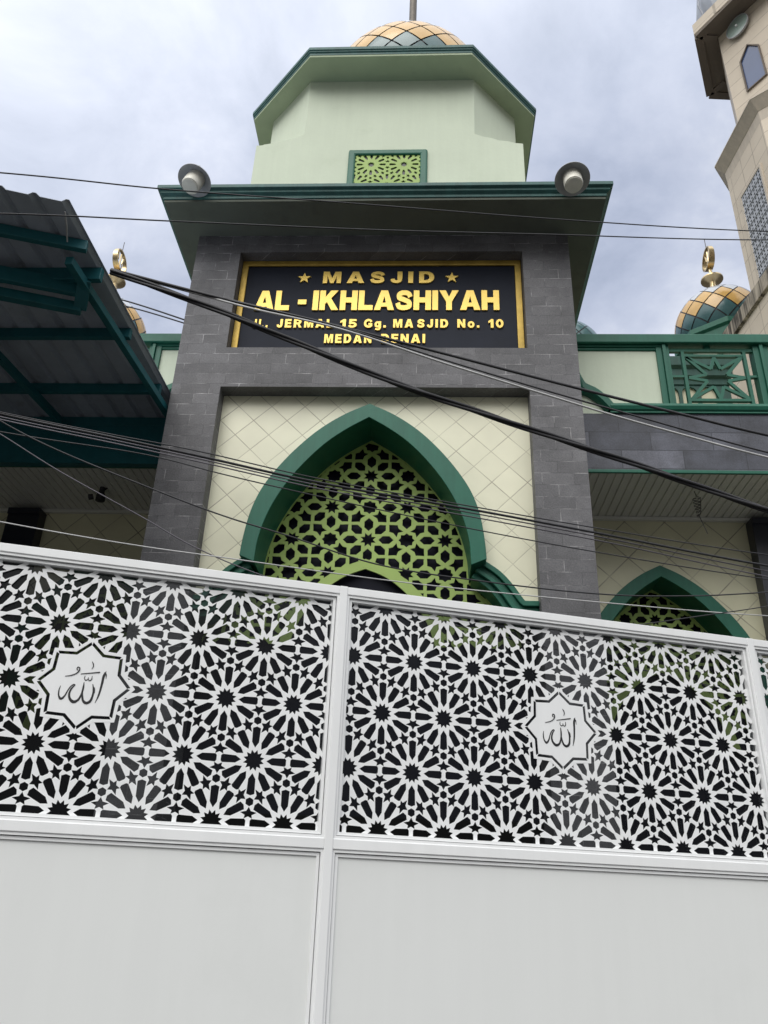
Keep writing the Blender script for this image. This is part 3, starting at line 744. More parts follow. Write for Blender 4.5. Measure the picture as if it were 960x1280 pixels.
# ------------------------------------------------------------------ flood lamps on the eave
def lamp(loc, axis, label):
    L = thing('flood_lamp', loc, label, 'lamp', 'round flood lamps on the tower eave')
    c = Vector(loc); ax = Vector(axis).normalized()
    mb = MB(); mb.lathe([(.045, -.10), (.06, -.06), (.085, -.035), (.15, 0), (.178, .035), (.178, .043), (.145, .008), (.08, -.02)], c, 36, axis=ax, cap=False)
    mb.lathe([(.05, -.1), (.05, -.06)], c, 16, axis=ax)
    mb.build('lamp_shade', M['lamp_shade'], L, smooth=35)
    mb = MB(); mb.lathe([(.092, -.03), (.096, .05), (.094, .15), (.088, .168), (.02, .172)], c, 28, axis=ax)
    b = mb.build('lamp_cover', M['lamp_glass'], L, smooth=35)
    mb = MB(); mb.lathe([(.078, .169), (.078, .178), (.07, .18)], c, 24, axis=ax); mb.build('lens', M['lamp_glass'], b, smooth=35)
    mb = MB(); mb.tube([c - ax*.09, c - ax*.16 + Vector((0, .05, 0)), Vector((c.x, 6.2, c.z + .10)), Vector((c.x, 6.25, 8.45))], .014, 8)
    mb.box(c.x-.02, c.x+.02, c.y-.005, c.y+.02, c.z+.155, c.z+.195)
    mb.build('bracket', M['lamp_shade'], L)
lamp((-2.46, 5.93, 8.40), (-.14, -.27, -.88), 'round flood lamp over the left end of the tower eave')
lamp((1.43, 5.93, 8.37), (.0, -.28, -.88), 'round flood lamp over the right end of the tower eave')

# ------------------------------------------------------------------ prayer hall behind the tower, both wings
hall = thing('prayer_hall', (3.0, 7.2, 0), 'low mosque wings with slate fascia, white ceiling and arched screens beside the tower', 'building')
for (xa, xb) in ((ox1+.003, 9.5), (-16, ox0-.003)):
    mb = MB(); mb.box(xa, xb, 7.2, 7.45, 5.681, 6.352); mb.build('fascia', M['stone_blue'], hall)
    mb = MB(); mb.box(xa, xb, 7.190, 7.216, 5.642, 5.6805); mb.build('fascia_trim', M['green'], hall, bevel=.006)
    # ribbed ceiling boards running front to back
    mb = MB(); pr = []; x = xa; 
    w = .085
    while x < xb - w:
        pr += [(x, 5.655), (x + w*.78, 5.655), (x + w*.82, 5.668), (x + w*.96, 5.668)]; x += w
    pr.append((xb, 5.655))
    n = len(pr)
    mb.add([(p, 7.2165, z) for p, z in pr] + [(p, 8.25, z) for p, z in pr], [(i, i+1, n+i+1, n+i) for i in range(n-1)])
    mb.build('porch_ceiling', M['pvc'], hall)
    mb = MB(); mb.box(xa, xb, 8.205, 8.249, 5.615, 5.652); mb.build('cornice_strip', M['pvc'], hall)
    mb = MB(); mb.box(xa, xb, 7.46, 12.5, 6.2, 6.40); mb.build('roof_slab', M['cream_wall'], hall)
SA = .865
for sg in (1, -1):
    ac = CX + sg*(2.528 - CX)
    oa = full_arch(OUT, ac, 5, SA, 0, 5.073); ia = full_arch(INN, ac, 5, SA, 0, 4.943)
    zb = oa[0][1]
    oa = [(oa[0][0]-.0, 3.3)] + oa + [(oa[-1][0], 3.3)]; ia = [(ia[0][0], 3.3)] + ia + [(ia[-1][0], 3.3)]
    xa, xb = (ox1-.004, 9.5) if sg > 0 else (-16, ox0+.004)
    wo = full_arch([(w-.03, z-.02) for w, z in OUT], ac, 5, SA, 0, 5.05)
    mb = MB()
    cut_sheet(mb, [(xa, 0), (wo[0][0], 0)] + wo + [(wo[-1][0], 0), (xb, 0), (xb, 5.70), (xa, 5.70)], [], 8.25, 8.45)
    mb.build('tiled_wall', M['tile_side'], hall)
    arch_band(oa, ia, 8.215, 8.62).build('arch_frame', M['green'], hall, smooth=35, bevel=.004)
    hw = .835
    lo = [(ac-hw-.02, 3.42)] + full_arch([(w+.03, z+.02) for w, z in INN], ac, 5, SA, 0, 4.955) + [(ac+hw+.02, 3.42)]
    o1 = full_arch(OPO, ac, 4, .9, 0, 4.09); o2 = full_arch(OPN, ac, 4, .9, 0, 4.0)
    o1 = [(o1[0][0]-.03, 3.2)] + o1 + [(o1[-1][0]+.03, 3.2)]; o2 = [(o2[0][0]-.03, 3.2)] + o2 + [(o2[-1][0]+.03, 3.2)]
    lattice_screen('lattice_screen', hall, lo, o1, o2, (ac + .327, 4.59), .327, 8.62, 8.645, .327, .04)
    mb = MB(); mb.box(ac-hw-.05, ac+hw+.05, 8.70, 8.71, .05, 5.1); mb.build('dark_glazing', M['dark_glass'], hall)
    if sg < 0:
        mb = MB(); mb.box(-5.9, -5.7, 4.4, 8.249, 0, 5.63); mb.build('added_shade_wall', M['old_plaster'], hall)  # unseen wall, added to keep side light out from under the canopy
    # square dark half-columns on the wall
    px0 = 3.53 if sg > 0 else -4.78
    mb = MB(); mb.box(px0, px0+.37, 8.085, 8.26, 0, 5.60); mb.box(px0-.0, px0+.37, 8.06, 8.084, 5.52, 5.598)
    mb.build('half_column', M['granite'], hall, bevel=.006)
    # rooms behind the screens, their darkness put into the wall colour
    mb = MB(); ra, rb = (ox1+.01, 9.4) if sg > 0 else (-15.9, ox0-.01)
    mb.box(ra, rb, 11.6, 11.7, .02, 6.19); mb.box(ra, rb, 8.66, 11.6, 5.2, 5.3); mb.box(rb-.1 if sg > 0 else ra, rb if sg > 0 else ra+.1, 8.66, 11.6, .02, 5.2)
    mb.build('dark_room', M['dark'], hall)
    # upper gallery wall set back on the roof terrace
    xa, xb = (ox1+.05, 4.42) if sg > 0 else (-5.9, ox0-.05)
    mb = MB(); mb.box(xa, xb, 10.062, 10.6, 6.4, 9.10); mb.build('gallery_wall', M['cream_wall'], hall)
    mb = MB(); mb.loft([[(xa-.0, 10.0-d, z), (xb+d, 10.0-d, z), (xb+d, 10.061, z), (xa-.0, 10.061, z)] for d, z in ((0, 8.72), (.0, 8.82), (.05, 8.85), (.05, 8.96), (.10, 9.0), (.10, 9.16))])
    arcs = []
    x = xa
    holes = []
    while x + .27 < xb:
        holes.append([(x+.025, 6.3)] + [(x+.135 + .11*cos(q), 8.58 + .11*sin(q)) for q in [pi - pi*i/10 for i in range(11)]] + [(x+.245, 6.3)]); x += .27
    cut_sheet(mb, [(xa, 6.45), (xb, 6.45), (xb, 8.719), (xa, 8.719)], holes, 10.02, 10.055)
    mb.build('gallery_arcade', M['green_shaded'], hall, bevel=.004)

# hanging spring-like fixture under the right ceiling, cluster under the left one
t = tag(MB().tube([Vector((2.79, 7.60, 5.655)), Vector((2.80, 7.60, 5.60))] + [Vector((2.80 + .045*cos(k*.9)*(1 - k/60), 7.60 + .045*sin(k*.9), 5.58 - .0052*k)) for k in range(40)] + [Vector((2.82, 7.60, 5.30)), Vector((2.85, 7.58, 5.16))], .0042, 6).build('hanging_wire', M['cable'], loc=(2.79, 7.60, 5.655)), 'coiled dark wire hanging from the white porch ceiling right of the tower', 'wire')
mb = MB(); mb.lathe([(.03, 0), (.03, -.06), (.05, -.10), (.05, -.16), (.015, -.17)], (-3.55, 7.67, 5.655), 14); mb.lathe([(.032, 0), (.032, -.05)], (-3.62, 7.64, 5.53), 12, axis=(1, .2, .3)); mb.tube([(-3.55, 7.67, 5.6), (-3.50, 7.68, 5.66)], .008, 6)
tag(mb.build('ceiling_fixture', M['cable'], loc=(-3.55, 7.67, 5.655)), 'small dark fixture on the shaded porch ceiling left of the tower', 'fixture')

# ------------------------------------------------------------------ balustrades on the porch roof
def balustrade(sg, label, sh=0.0):
    X = (lambda x: x) if sg > 0 else (lambda x: 2*CX - x)
    B = thing('balustrade', (X(3.0), 7.2, 6.35), label, 'balustrade', 'green balustrades on the porch roofs')
    def bx(mb, xa, xb, y0, y1, za, zb): a, b = sorted((X(xa), X(xb))); mb.box(a, b, y0, y1, za, zb)
    xs, xe = ox1+.004, 6.4
    mb = MB()
    a, b = sorted((X(xs), X(xe)))
    mb.loft([[(x, y, z) for x, z in ((a, 7.255), (b, 7.255), (b, 7.372), (a, 7.372))] for y in (7.34, 7.165)])
    bx(mb, xs, 2.560-sh, 7.205, 7.33, 7.228, 7.254); bx(mb, xs, 2.52-sh, 7.225, 7.33, 7.196, 7.2275)
    mb.build('top_rail', M['green'], B, bevel=.01)
    mb = MB()
    # bottom rail with a half-round nose
    pr = [(7.34, 6.372), (7.185, 6.372), (7.165, 6.388), (7.15, 6.425), (7.165, 6.462), (7.19, 6.474), (7.34, 6.474)]
    a, b = sorted((X(1.90), X(xe))); mb.loft([[(a, y, z) for y, z in pr], [(b, y, z) for y, z in pr]])
    bx(mb, 1.90, xe, 7.178, 7.33, 6.352, 6.3715)
    mb.build('bottom_rail', M['green'], B, bevel=.004)
    # cream panel and the swooping moulding
    mb = MB(); bx(mb, xs, 2.48-sh, 7.245, 7.32, 6.353, 7.195); mb.build('cream_panel', M['pale'], B)
    mb = MB()
    up = catmull2([(1.49, 7.10), (1.607, 6.908), (1.674, 6.746), (1.72, 6.715), (1.779, 6.681), (1.878, 6.585), (1.955, 6.474)], 5)
    lw = catmull2([(1.49, 6.66), (1.606, 6.616), (1.65, 6.606), (1.696, 6.584), (1.735, 6.548), (1.782, 6.505), (1.88, 6.376)], 5)
    lo = []
    for (ux, uz), (lx, lz) in zip(up, lw):
        mx, mz = (ux+lx)/2, (uz+lz)/2
        lo.append([(X(ux), 7.30, uz), (X(ux), 7.20, uz), (X(mx + (ux-mx)*.5), 7.16, mz + (uz-mz)*.5), (X(mx - (ux-mx)*.5), 7.16, mz - (uz-mz)*.5), (X(lx), 7.20, lz), (X(lx), 7.30, lz)])
    mb.loft(lo); mb.build('swooping_moulding', M['green'], B, smooth=40)
    for k, px in enumerate((2.468-sh, 3.50-sh, 4.70-sh, 5.78-sh)):
        mb = MB(); bx(mb, px, px+.062, 7.215, 7.33, 6.4745, 7.2545); bx(mb, px+.063, px+.10, 7.19, 7.33, 6.4745, 7.2545)
        if k != 0: bx(mb, px+.101, px+.16, 7.215, 7.33, 6.4745, 7.2545)
        else: bx(mb, px+.101, px+.138, 7.215, 7.33, 6.4745, 7.2545)
        mb.build('post', M['green'], B, bevel=.004)
    for gx in (2.61-sh, 4.865-sh):
        w = .86 if gx < 3 else .86
        mb = MB(); Y0, Y1 = 7.235, 7.275
        L0, R0 = gx+.145, gx+.80                      # inner rectangle
        bx(mb, gx, gx+.89, Y0, Y1, 7.185, 7.222); bx(mb, gx+.385, gx+.45, Y0, Y1, 7.2225, 7.2545)
        for vx in (L0-.02, R0-.02): bx(mb, vx, vx+.034, Y0-.003, Y1, 6.475, 7.1845)
        bx(mb, L0+.0145, R0-.0205, Y0, Y1, 7.118, 7.15); bx(mb, L0+.0145, R0-.0205, Y0, Y1, 6.54, 6.572)
        bx(mb, gx, L0-.0205, Y0, Y1, 6.845, 6.872); bx(mb, R0+.0145, gx+.89, Y0, Y1, 6.845, 6.872)
        cx_, cz_ = (L0+R0)/2, (7.118+6.572)/2; hw, hh = (R0-L0)/2 - .03, (7.118-6.572)/2
        O = [(-1, 1), (-.17, .42), (0, 1), (.17, .42), (1, 1), (.36, .15), (1, 0), (.36, -.15), (1, -1), (.17, -.42), (0, -1), (-.17, -.42), (-1, -1), (-.36, -.15), (-1, 0), (-.36, .15)]
        Q = [(cx_ + x*hw, cz_ + y*hh) for x, y in O]
        for i in range(16):
            p, q = Q[i], Q[(i+1) % 16]
            mb.bar((X(p[0]), 7.252 + .0006*(i % 3), p[1]), (X(q[0]), 7.252 + .0006*(i % 3), q[1]), .034, .026, (0, 1, 0))
        mb.build('star_grille', M['green'], B)
    for (pa, pb) in ((3.665-sh, 4.695-sh),):
        mb = MB(); bx(mb, pa, pb, 7.245, 7.32, 6.475, 7.254); mb.build('cream_panel', M['pale'], B)
balustrade(1, 'green balustrade with star grille on the porch roof right of the tower')
balustrade(-1, 'green balustrade showing in the gap between canopy and tower', .55)

# ------------------------------------------------------------------ domed turrets on the far roof
def turret(c, R, zc, label, colours, grp='domed turrets on the mosque roof', rot=0.3, fin=True, npan=14, stem=.2):
    x, y = c
    T_ = thing('domed_turret', (x, y, 6.5), label, 'turret', grp)
    oc = lambda r: [(x + r*cos(rot + pi/4*i), y + r*sin(rot + pi/4*i)) for i in range(8)]
    mb = MB(); mb.prism_z(oc(R*.90), 6.5, zc-R*.80); mb.build('drum', M['pale'], T_)
    mb = MB(); mb.loft([[(px, py, z) for px, py in oc(r)] for r, z in ((R*.88, zc-R*.86), (R*1.0, zc-R*.82), (R*1.0, zc-R*.62), (R*1.06, zc-R*.57), (R*1.06, zc-R*.44), (R*.8, zc-R*.40))])
    mb.build('cornice', M['green'], T_, bevel=.006)
    diamond_dome(T_, (x, y, zc), R, npan, colours, 2.437)
    if fin: finial(T_, (x, y, zc+R+stem), R*1.0, radians(-2), stem=stem)
turret((6.40, 14.4), .97, 13.30, 'small dome with amber and teal diamonds on the roof behind the right balustrade', [0, 0, 0, 0, 1, 1, 2, 2, 2], rot=radians(-105))
turret((-7.43, 14.4), .97, 13.12, 'small dome with amber and teal diamonds half hidden behind the canopy', [0, 0, 0, 0, 1, 1, 2, 2, 2], rot=radians(-75), stem=.38)
turret((2.43, 12.0), .73, 10.66, 'teal dome peeking out just right of the tower above the balustrade', [2]*9, fin=False)

# ------------------------------------------------------------------ minaret
MC = Vector((7.117, 10.465, 0)); AP = 1.726
minaret = thing('minaret', (MC.x, MC.y, 0), 'tall beige tiled minaret with a wide octagonal cornice beside the mosque', 'minaret')
a0 = atan2(-.1015, -.9948)
def octm(ap, z): 
    r = ap/cos(pi/8); return [(MC.x + r*cos(a0 + pi/8 + pi/4*i), MC.y + r*sin(a0 + pi/8 + pi/4*i), z) for i in range(8)]
mb = MB(); mb.loft([octm(AP-.15, 11.2), octm(AP-.15, 14.18)])
# keep a window opening in the street-side faces: the grille sits proud in a reveal built below
mb.build('shaft', M['travertine'], minaret)
def sqm(ap, z):
    e1 = Vector((cos(a0), sin(a0), 0)); e2 = Vector((-sin(a0), cos(a0), 0))
    return [tuple(MC + e1*ap*i + e2*ap*j + Vector((0, 0, z))) for i, j in ((1, -1), (1, 1), (-1, 1), (-1, -1))]
mb = MB(); mb.loft([sqm(AP-.02, 0), sqm(AP-.02, 10.75)]); mb.build('base', M['travertine'], minaret)
mb = MB(); mb.loft([sqm(AP-.02, 10.751), sqm(AP+.03, 10.78), sqm(AP+.03, 11.06), sqm(AP-.0, 11.10), sqm(AP-.3, 11.22)]); mb.build('stained_coping', M['grime'], minaret)
mb = MB(); mb.loft([octm(AP-.149, 13.95), octm(AP-.14, 14.17), octm(AP-.13, 14.18), octm(AP-.01, 14.375), octm(AP, 14.385), octm(AP, 14.41), octm(AP-.3, 14.44)]); mb.build('cornice', M['traver_plain'], minaret)
fn = Vector((-.9948, -.1015, 0)); fd = Vector((.1015, -.9948, 0))
for q in (0, 1):
    ang = q*pi/4; Rm = Matrix.Rotation(ang, 3, 'Z'); n_ = Rm @ fn; d_ = Rm @ fd
    Tw = lambda p, n_=n_, d_=d_: MC + n_*(AP-.15) + d_*p[0] - n_*p[1] + Vector((0, 0, p[2]))
    mb = MB(Tw); mb.ring_rect(-.36, .40, 11.09, 13.22, .05, -.03, .05); wnd = mb.build('window', M['traver_plain'], minaret, bevel=.004)
    mb = MB(Tw)
    hs = []
    nx, nz = 4, 11
    for i in range(nx):
        for j in range(nz):
            cx_ = -.31 + (i+.5)*.66/nx; cz_ = 11.14 + (j+.5)*2.03/nz
            for sx in (-1, 1):
                for sz in (-1, 1):
                    hs.append([(cx_ + sx*.016, cz_ + sz*.018), (cx_ + sx*.060, cz_ + sz*.018), (cx_ + sx*.056, cz_ + sz*.046), (cx_ + sx*.036, cz_ + sz*.070), (cx_ + sx*.016, cz_ + sz*.070)])
    cut_sheet(mb, [(-.31, 11.14), (.35, 11.14), (.35, 13.17), (-.31, 13.17)], hs, -.018, .0)
    for j in range(1, nz): mb.box(-.31, .35, -.03, -.0185, 11.14 + j*2.03/nz - .006, 11.14 + j*2.03/nz + .006)
    mb.build('window_grille', M['grille'], wnd)
    mb = MB(Tw); mb.box(-.31, .35, -.006, -.001, 11.14, 13.17); mb.build('dark_pane', M['slot'], wnd)
# upper stage: six-sided, turned against the shaft
Q = Vector((5.842, 10.8, 0)); ud = Vector((.5593, -.829, 0)); un = Vector((-.829, -.5593, 0)); S6 = 1.06
UC = Q + ud*S6/2 - un*S6*.866
b0 = atan2(Q.y-UC.y, Q.x-UC.x)
hexm = lambda r, z: [(UC.x + r*cos(b0 + pi/3*i), UC.y + r*sin(b0 + pi/3*i), z) for i in range(6)]
mb = MB(); mb.loft([hexm(S6, 14.4), hexm(S6, 18.0)]); mb.build('upper_stage', M['travertine'], minaret)
mb = MB(); mb.loft([hexm(S6*1.43, 17.92), hexm(S6*1.43, 17.96)]); 
for i in range(6):
    pass
mb.build('eave_soffit', M['brown'], minaret)
mb = MB(); mb.loft([hexm(S6*1.435, 17.961), hexm(S6*1.46, 17.99), hexm(S6*1.46, 18.28), hexm(S6*1.0, 18.34)]); mb.build('eave_fascia', M['travertine'], minaret)
mb = MB()
for i in range(6):
    A1 = Vector(hexm(S6*1.38, 17.9)[i]); B1 = Vector(hexm(S6*1.38, 17.9)[(i+1) % 6]); mb.bar(A1, B1, .16, .04)
    A2 = Vector(hexm(S6*1.02, 17.9)[i]); mb.bar(A2, A1, .12, .035)
mb.build('soffit_beam', M['brown'], minaret)
mb = MB(); mb.lathe([(S6*1.0, 18.30), (S6*1.10, 18.6), (S6*1.19, 19.1), (S6*1.10, 19.8), (S6*.75, 20.4), (S6*.3, 20.7), (.05, 21.1)], (UC.x, UC.y, 0), 12); mb.build('dome', M['silver'], minaret, smooth=20)
mb = MB()
for i in range(12):
    a = 2*pi*i/12
    mb.tube([(UC.x + r*cos(a), UC.y + r*sin(a), z) for r, z in ((S6*1.01, 18.3), (S6*1.11, 18.6), (S6*1.20, 19.1), (S6*1.11, 19.8), (S6*.76, 20.4), (S6*.31, 20.7))], .022, 6)
mb.build('dome_rib', M['grille'], minaret)
# six-sided window and the round disc on the street face
Tu = lambda p: Q + ud*p[0] - un*p[1] + Vector((0, 0, p[2]))
hexw = [(.53, 16.99), (.715, 16.74), (.722, 15.90), (.335, 15.90), (.335, 16.72)]
mb = MB(Tu); ins = [(.53 + (x-.53)*1.13, 16.32 + (z-16.32)*1.045) for x, z in hexw]
n = len(hexw)
V = [(x, -.035, z) for x, z in ins] + [(x, -.035, z) for x, z in hexw] + [(x, .02, z) for x, z in ins] + [(x, .02, z) for x, z in hexw]
F = []
for i in range(n):
    j = (i+1) % n; F += [(i, j, n+j, n+i), (n+i, n+j, 3*n+j, 3*n+i), (i, 2*n+i, 2*n+j, j)]
mb.add(V, F); hw_ = mb.build('window', M['brown'], minaret)
mb = MB(Tu); mb.prism_y(hexw, -.006, -.002); mb.build('window_pane', M['blue_glass'], hw_)
dc = Tu((.46, -.07, 17.63)); ax = un.copy()
disc = thing('wall_disc', Tu((.46, -.005, 17.63)), 'round pale glass disc with dark rim high on the beige minaret', 'disc')
mb = MB(); mb.lathe([(.05, -.065), (.05, -.03), (.235, -.03), (.245, .0), (.245, .02), (.232, .022), (.23, .012)], dc, 40, axis=ax, cap=False); mb.build('rim', M['lamp_shade'], disc, smooth=35)
mb = MB(); mb.lathe([(.229, -.01), (.229, .012), (.15, .018), (.02, .022)], dc, 40, axis=ax); fc = mb.build('face', M['pale_glass'], disc, smooth=35)
mb = MB(); mb.lathe([(.022, .02), (.022, .05), (.012, .052)], dc, 12, axis=ax); mb.build('hub', M['white'], fc)

# ------------------------------------------------------------------ carport canopy on the left
can = thing('carport_canopy', (-4.2, 5.6, 6.1), 'corrugated grey roof canopy on dark teal steel beams left of the tower', 'canopy')
zr = lambda y: 6.073 + .0423*(y - 4.097)
XE = -2.595
yf = lambda x: 4.10 + (x - XE)*tan(TH)
mb = MB(); pr = []; x = XE
pitch = .215
while x > -15.6:
    pr += [(x, .028), (x-.02, .028), (x-.045, .0), (x-.185, .0)]; x -= pitch
n = len(pr)
Vv = []
for k in range(2):
    for (px, dz) in pr: Vv.append((px, yf(px) if k == 0 else 7.19, (zr(yf(px)) if k == 0 else zr(7.19)) + dz))
mb.add(Vv, [(i, i+1, n+i+1, n+i) for i in range(n-1)])
rs = mb.build('roof_sheet', M['roof'], can)
sd_ = rs.modifiers.new('thick', 'SOLIDIFY'); sd_.thickness = .004; sd_.offset = 1
XL = -15.5
def purlin(y, xa=None, w=.05, h=.10):
    mb = MB(); mb.bar((XL, y, zr(y)-h/2-.002), (xa or XE-.03, y, zr(y)-h/2-.002), w, h); mb.build('purlin', M['steel'], can, bevel=.004)
for y in (5.58, 6.47, 7.12): purlin(y)
mb = MB(); y = 4.82; mb.bar((XL, y-.02, zr(y)-.062), (XE-.0, y-.02, zr(y)-.062), .05, .12); mb.build('purlin', M['steel'], can, bevel=.004)
# front purlin follows the skewed roof edge
mb = MB(); P1 = Vector((-15, yf(-15)+.40, zr(yf(-15))-.05)); P2 = Vector((-2.60, yf(-2.60)+.40, zr(yf(-2.6)+.4)-.05)); mb.bar(P1, P2, .05, .09); mb.build('purlin', M['steel'], can, bevel=.004)
# rafters
for (xa, ya, xb, yb) in ((-2.735, 4.53, -2.615, 7.1), (-4.02, 4.2, -3.80, 7.1), (-5.6, 3.6, -5.5, 7.1)):
    mb = MB(); mb.bar((xa, ya, zr(ya)-.150), (xb, yb, zr(yb)-.150), .06, .07); mb.build('rafter', M['steel'], can, bevel=.004)
# hanging track frame below the second purlin, parallel to the gate
hz = 5.93
pA = Vector((-2.80, 4.86, 0)); dG = GX
mb = MB()
mb.bar((pA - dG*6.5) + Vector((0, 0, 5.955)), pA + Vector((0, 0, 5.955)), .05, .13)
mb.build('track_beam', M['steel'], can, bevel=.004)
mb = MB(); pB = Vector((-2.80, 4.99, 0))
mb.bar((pB - dG*6.5) + Vector((0, 0, 5.87)), pB + Vector((0, 0, 5.86)), .07, .085)
mb.bar(pB + Vector((-.01, 0, 5.87)), pA + Vector((.085, -.08, 5.985)), .10, .07)
mb.build('track_frame', M['steel'], can, bevel=.004)
mb = MB(); mb.box(XL, XE-.0, 7.10, 7.178, 5.638, 6.16); mb.build('end_beam', M['steel'], can)
mb = MB(); mb.tube([(-2.72, 4.42, 6.02), (-2.66, 4.25, 6.03), (-2.64, 4.16, 6.05)], .006, 6); mb.build('tie_wire', M['cable_grey'], can)
for x_ in (-12.6,):
    mb = MB(); mb.box(x_-.05, x_+.05, 6.9, 7.0, 0, 6.1); mb.build('post', M['steel'], can)

# ------------------------------------------------------------------ overhead cables
def extend(P, l, r, dzl=.1, dzr=.1):
    P = [Vector(p) for p in P]
    a = P[0] - P[1]; b = P[-1] - P[-2]
    if l: P = [P[0] + a.normalized()*l + Vector((0, 0, dzl))] + P
    if r: P = P + [P[-1] + b.normalized()*r + Vector((0, 0, dzr))]
    return P
GRP = 'cables strung across the front of the mosque'
def cable(P, r, label, mat='cable', l=6, r_=6, strands=1, twist=0.0, dzl=.2, dzr=.2, name='cable', n=7):
    C = catmull(extend(P, l, r_, dzl, dzr), 10)
    # tiny irregular sway so that the line is not ruler-straight
    mb = MB()
    if strands == 1: mb.tube(C, r, n)
    else:
        for s in range(strands):
            pts = []; L = 0
            for i, p in enumerate(C):
                if i: L += (p - C[i-1]).length
                t = (C[min(i+1, len(C)-1)] - C[max(i-1, 0)]).normalized()
                a = t.cross(Vector((0, 0, 1))).normalized(); b = a.cross(t)
                ph = 2*pi*s/strands + L*twist; q = r*1.05
                pts.append(p + a*cos(ph)*q + b*sin(ph)*q)
            mb.tube(pts, r, n)
    return tag(mb.build(name, M[mat], smooth=60, loc=C[len(C)//2]), label, 'cable', GRP)
A = [(-2.35, 3.04, 5.147), (-1.56, 3.29, 5.295), (-0.54, 3.6, 5.511), (0.87, 4.04, 5.818), (2.5, 4.55, 6.216)]
B = [(-2.29, 3.06, 4.863), (-1.47, 3.31, 5.062), (-0.29, 3.68, 5.362), (0.75, 4.01, 5.654), (2.48, 4.55, 6.132)]
C1 = [(-2.58, 4.89, 6.165), (-1.78, 5.03, 5.92), (-0.74, 5.21, 5.539), (-0.23, 5.3, 5.358), (0.48, 5.43, 5.159), (1.2, 5.55, 4.958), (1.65, 5.63, 4.837), (2.18, 5.73, 4.686), (2.68, 5.81, 4.54)]
C2 = [(-2.58, 4.89, 6.185), (-1.8, 5.02, 6.034), (-0.67, 5.22, 5.854), (0.15, 5.37, 5.71), (1.08, 5.53, 5.537), (2.11, 5.71, 5.359), (2.81, 5.84, 5.25)]
C3 = [(-2.58, 4.905, 6.18), (-1.8, 5.04, 6.03), (-1.40, 5.0, 5.87), (-0.73, 5.01, 5.69), (0.15, 5.17, 5.462), (1.03, 5.32, 5.243), (1.45, 5.4, 5.147), (2.03, 5.5, 5.025), (2.67, 5.61, 4.902)]
C4 = [(-2.58, 4.895, 6.19), (-1.8, 5.035, 6.045), (-1.3, 5.05, 5.91), (-0.75, 5.11, 5.793), (0.15, 5.27, 5.569), (0.99, 5.42, 5.376), (1.64, 5.53, 5.235), (2.73, 5.72, 5.012)]
D1 = [(-3.97, 6.95, 7.818), (-3.35, 6.95, 7.631), (-2.55, 6.99, 7.35)]
D2 = [(-3.95, 6.95, 7.712), (-3.31, 6.95, 7.55), (-2.55, 6.99, 7.31)]
E1 = [(-1.91, 2.96, 3.541), (-1.45, 3.11, 3.521), (-1.1, 3.22, 3.508), (-0.55, 3.39, 3.461), (0.27, 3.65, 3.439), (0.94, 3.86, 3.427), (1.87, 4.15, 3.425)]
E2 = [(-1.92, 2.98, 3.545), (-1.46, 3.13, 3.52), (-1.11, 3.24, 3.496), (-0.55, 3.41, 3.45), (0.26, 3.67, 3.433), (0.95, 3.88, 3.405), (1.86, 4.17, 3.37)]
E3 = [(-1.93, 3.0, 3.542), (-1.46, 3.15, 3.516), (-1.11, 3.26, 3.492), (-0.55, 3.43, 3.444), (0.27, 3.69, 3.422), (0.95, 3.9, 3.395), (1.87, 4.19, 3.346)]
E4 = [(-1.94, 3.02, 3.541), (-1.47, 3.17, 3.513), (-1.11, 3.28, 3.486), (-0.55, 3.45, 3.437), (0.27, 3.71, 3.41), (0.95, 3.92, 3.382), (1.87, 4.21, 3.322)]
E5 = [(-1.88, 2.95, 3.432), (-1.27, 3.14, 3.43), (-0.94, 3.25, 3.394), (-0.4, 3.42, 3.347), (0.28, 3.63, 3.301), (0.93, 3.83, 3.275), (1.83, 4.11, 3.265)]
F_ = [(-1.99, 2.73, 3.488), (-1.65, 2.84, 3.327), (-1.18, 2.98, 3.179), (-0.87, 3.08, 3.098), (-0.6, 3.16, 3.046), (-0.22, 3.28, 2.97), (0.24, 3.43, 2.959), (0.86, 3.62, 2.976), (1.27, 3.75, 3.026), (1.72, 3.89, 3.108)]
G_ = [(-2.01, 2.78, 3.455), (-1.79, 2.85, 3.346), (-1.57, 2.92, 3.23), (-1.21, 3.03, 3.066), (-0.99, 3.1, 2.963), (-0.69, 3.19, 2.868), (-0.35, 3.29, 2.813)]
H_ = [(-1.67, 2.78, 2.915), (-1.16, 2.94, 2.891), (-0.83, 3.04, 2.887), (-0.11, 3.27, 2.884), (0.84, 3.56, 2.912), (1.66, 3.82, 2.957)]
I_ = [(0.59, 3.43, 2.726), (0.95, 3.55, 2.805), (1.3, 3.66, 2.896), (1.65, 3.77, 2.989)]
cable(A, .0042, 'thin wire crossing high over the left lamp and the tower eave, topmost of all', dzl=-.3, dzr=.3)
cable(B, .0042, 'thin wire running just under the tower eave, second from the top', dzl=-.3, dzr=.3)
cable(C1, .0135, 'thick twisted black cable bundle falling from the canopy corner across the sign', l=0, r_=6, strands=3, twist=3.0, dzr=.3)
cable(C2, .0125, 'black cable leaving the canopy corner just above the thick bundle', l=0, r_=6, dzr=.3)
cable(C3, .0085, 'pale grey cable slanting over the sign letters to the slate fascia', 'cable_grey', l=0, r_=6, dzr=.3)
cable(C4, .0075, 'thin black cable right above the pale grey one', l=0, r_=6, dzr=.3)
cable(D1, .009, 'short black cable from behind the canopy to the tower side, upper of two', l=5, r_=0)
cable(D2, .008, 'short black cable from behind the canopy to the tower side, lower of two', l=5, r_=0)
cable(E1, .0032, 'uppermost thin wire of the bunch across the green arch', 'cable')
cable(E2, .0062, 'thickest black cable of the bunch across the green arch', 'cable')
cable(E3, .0034, 'thin grey wire right below the thickest cable over the arch', 'cable_mid')
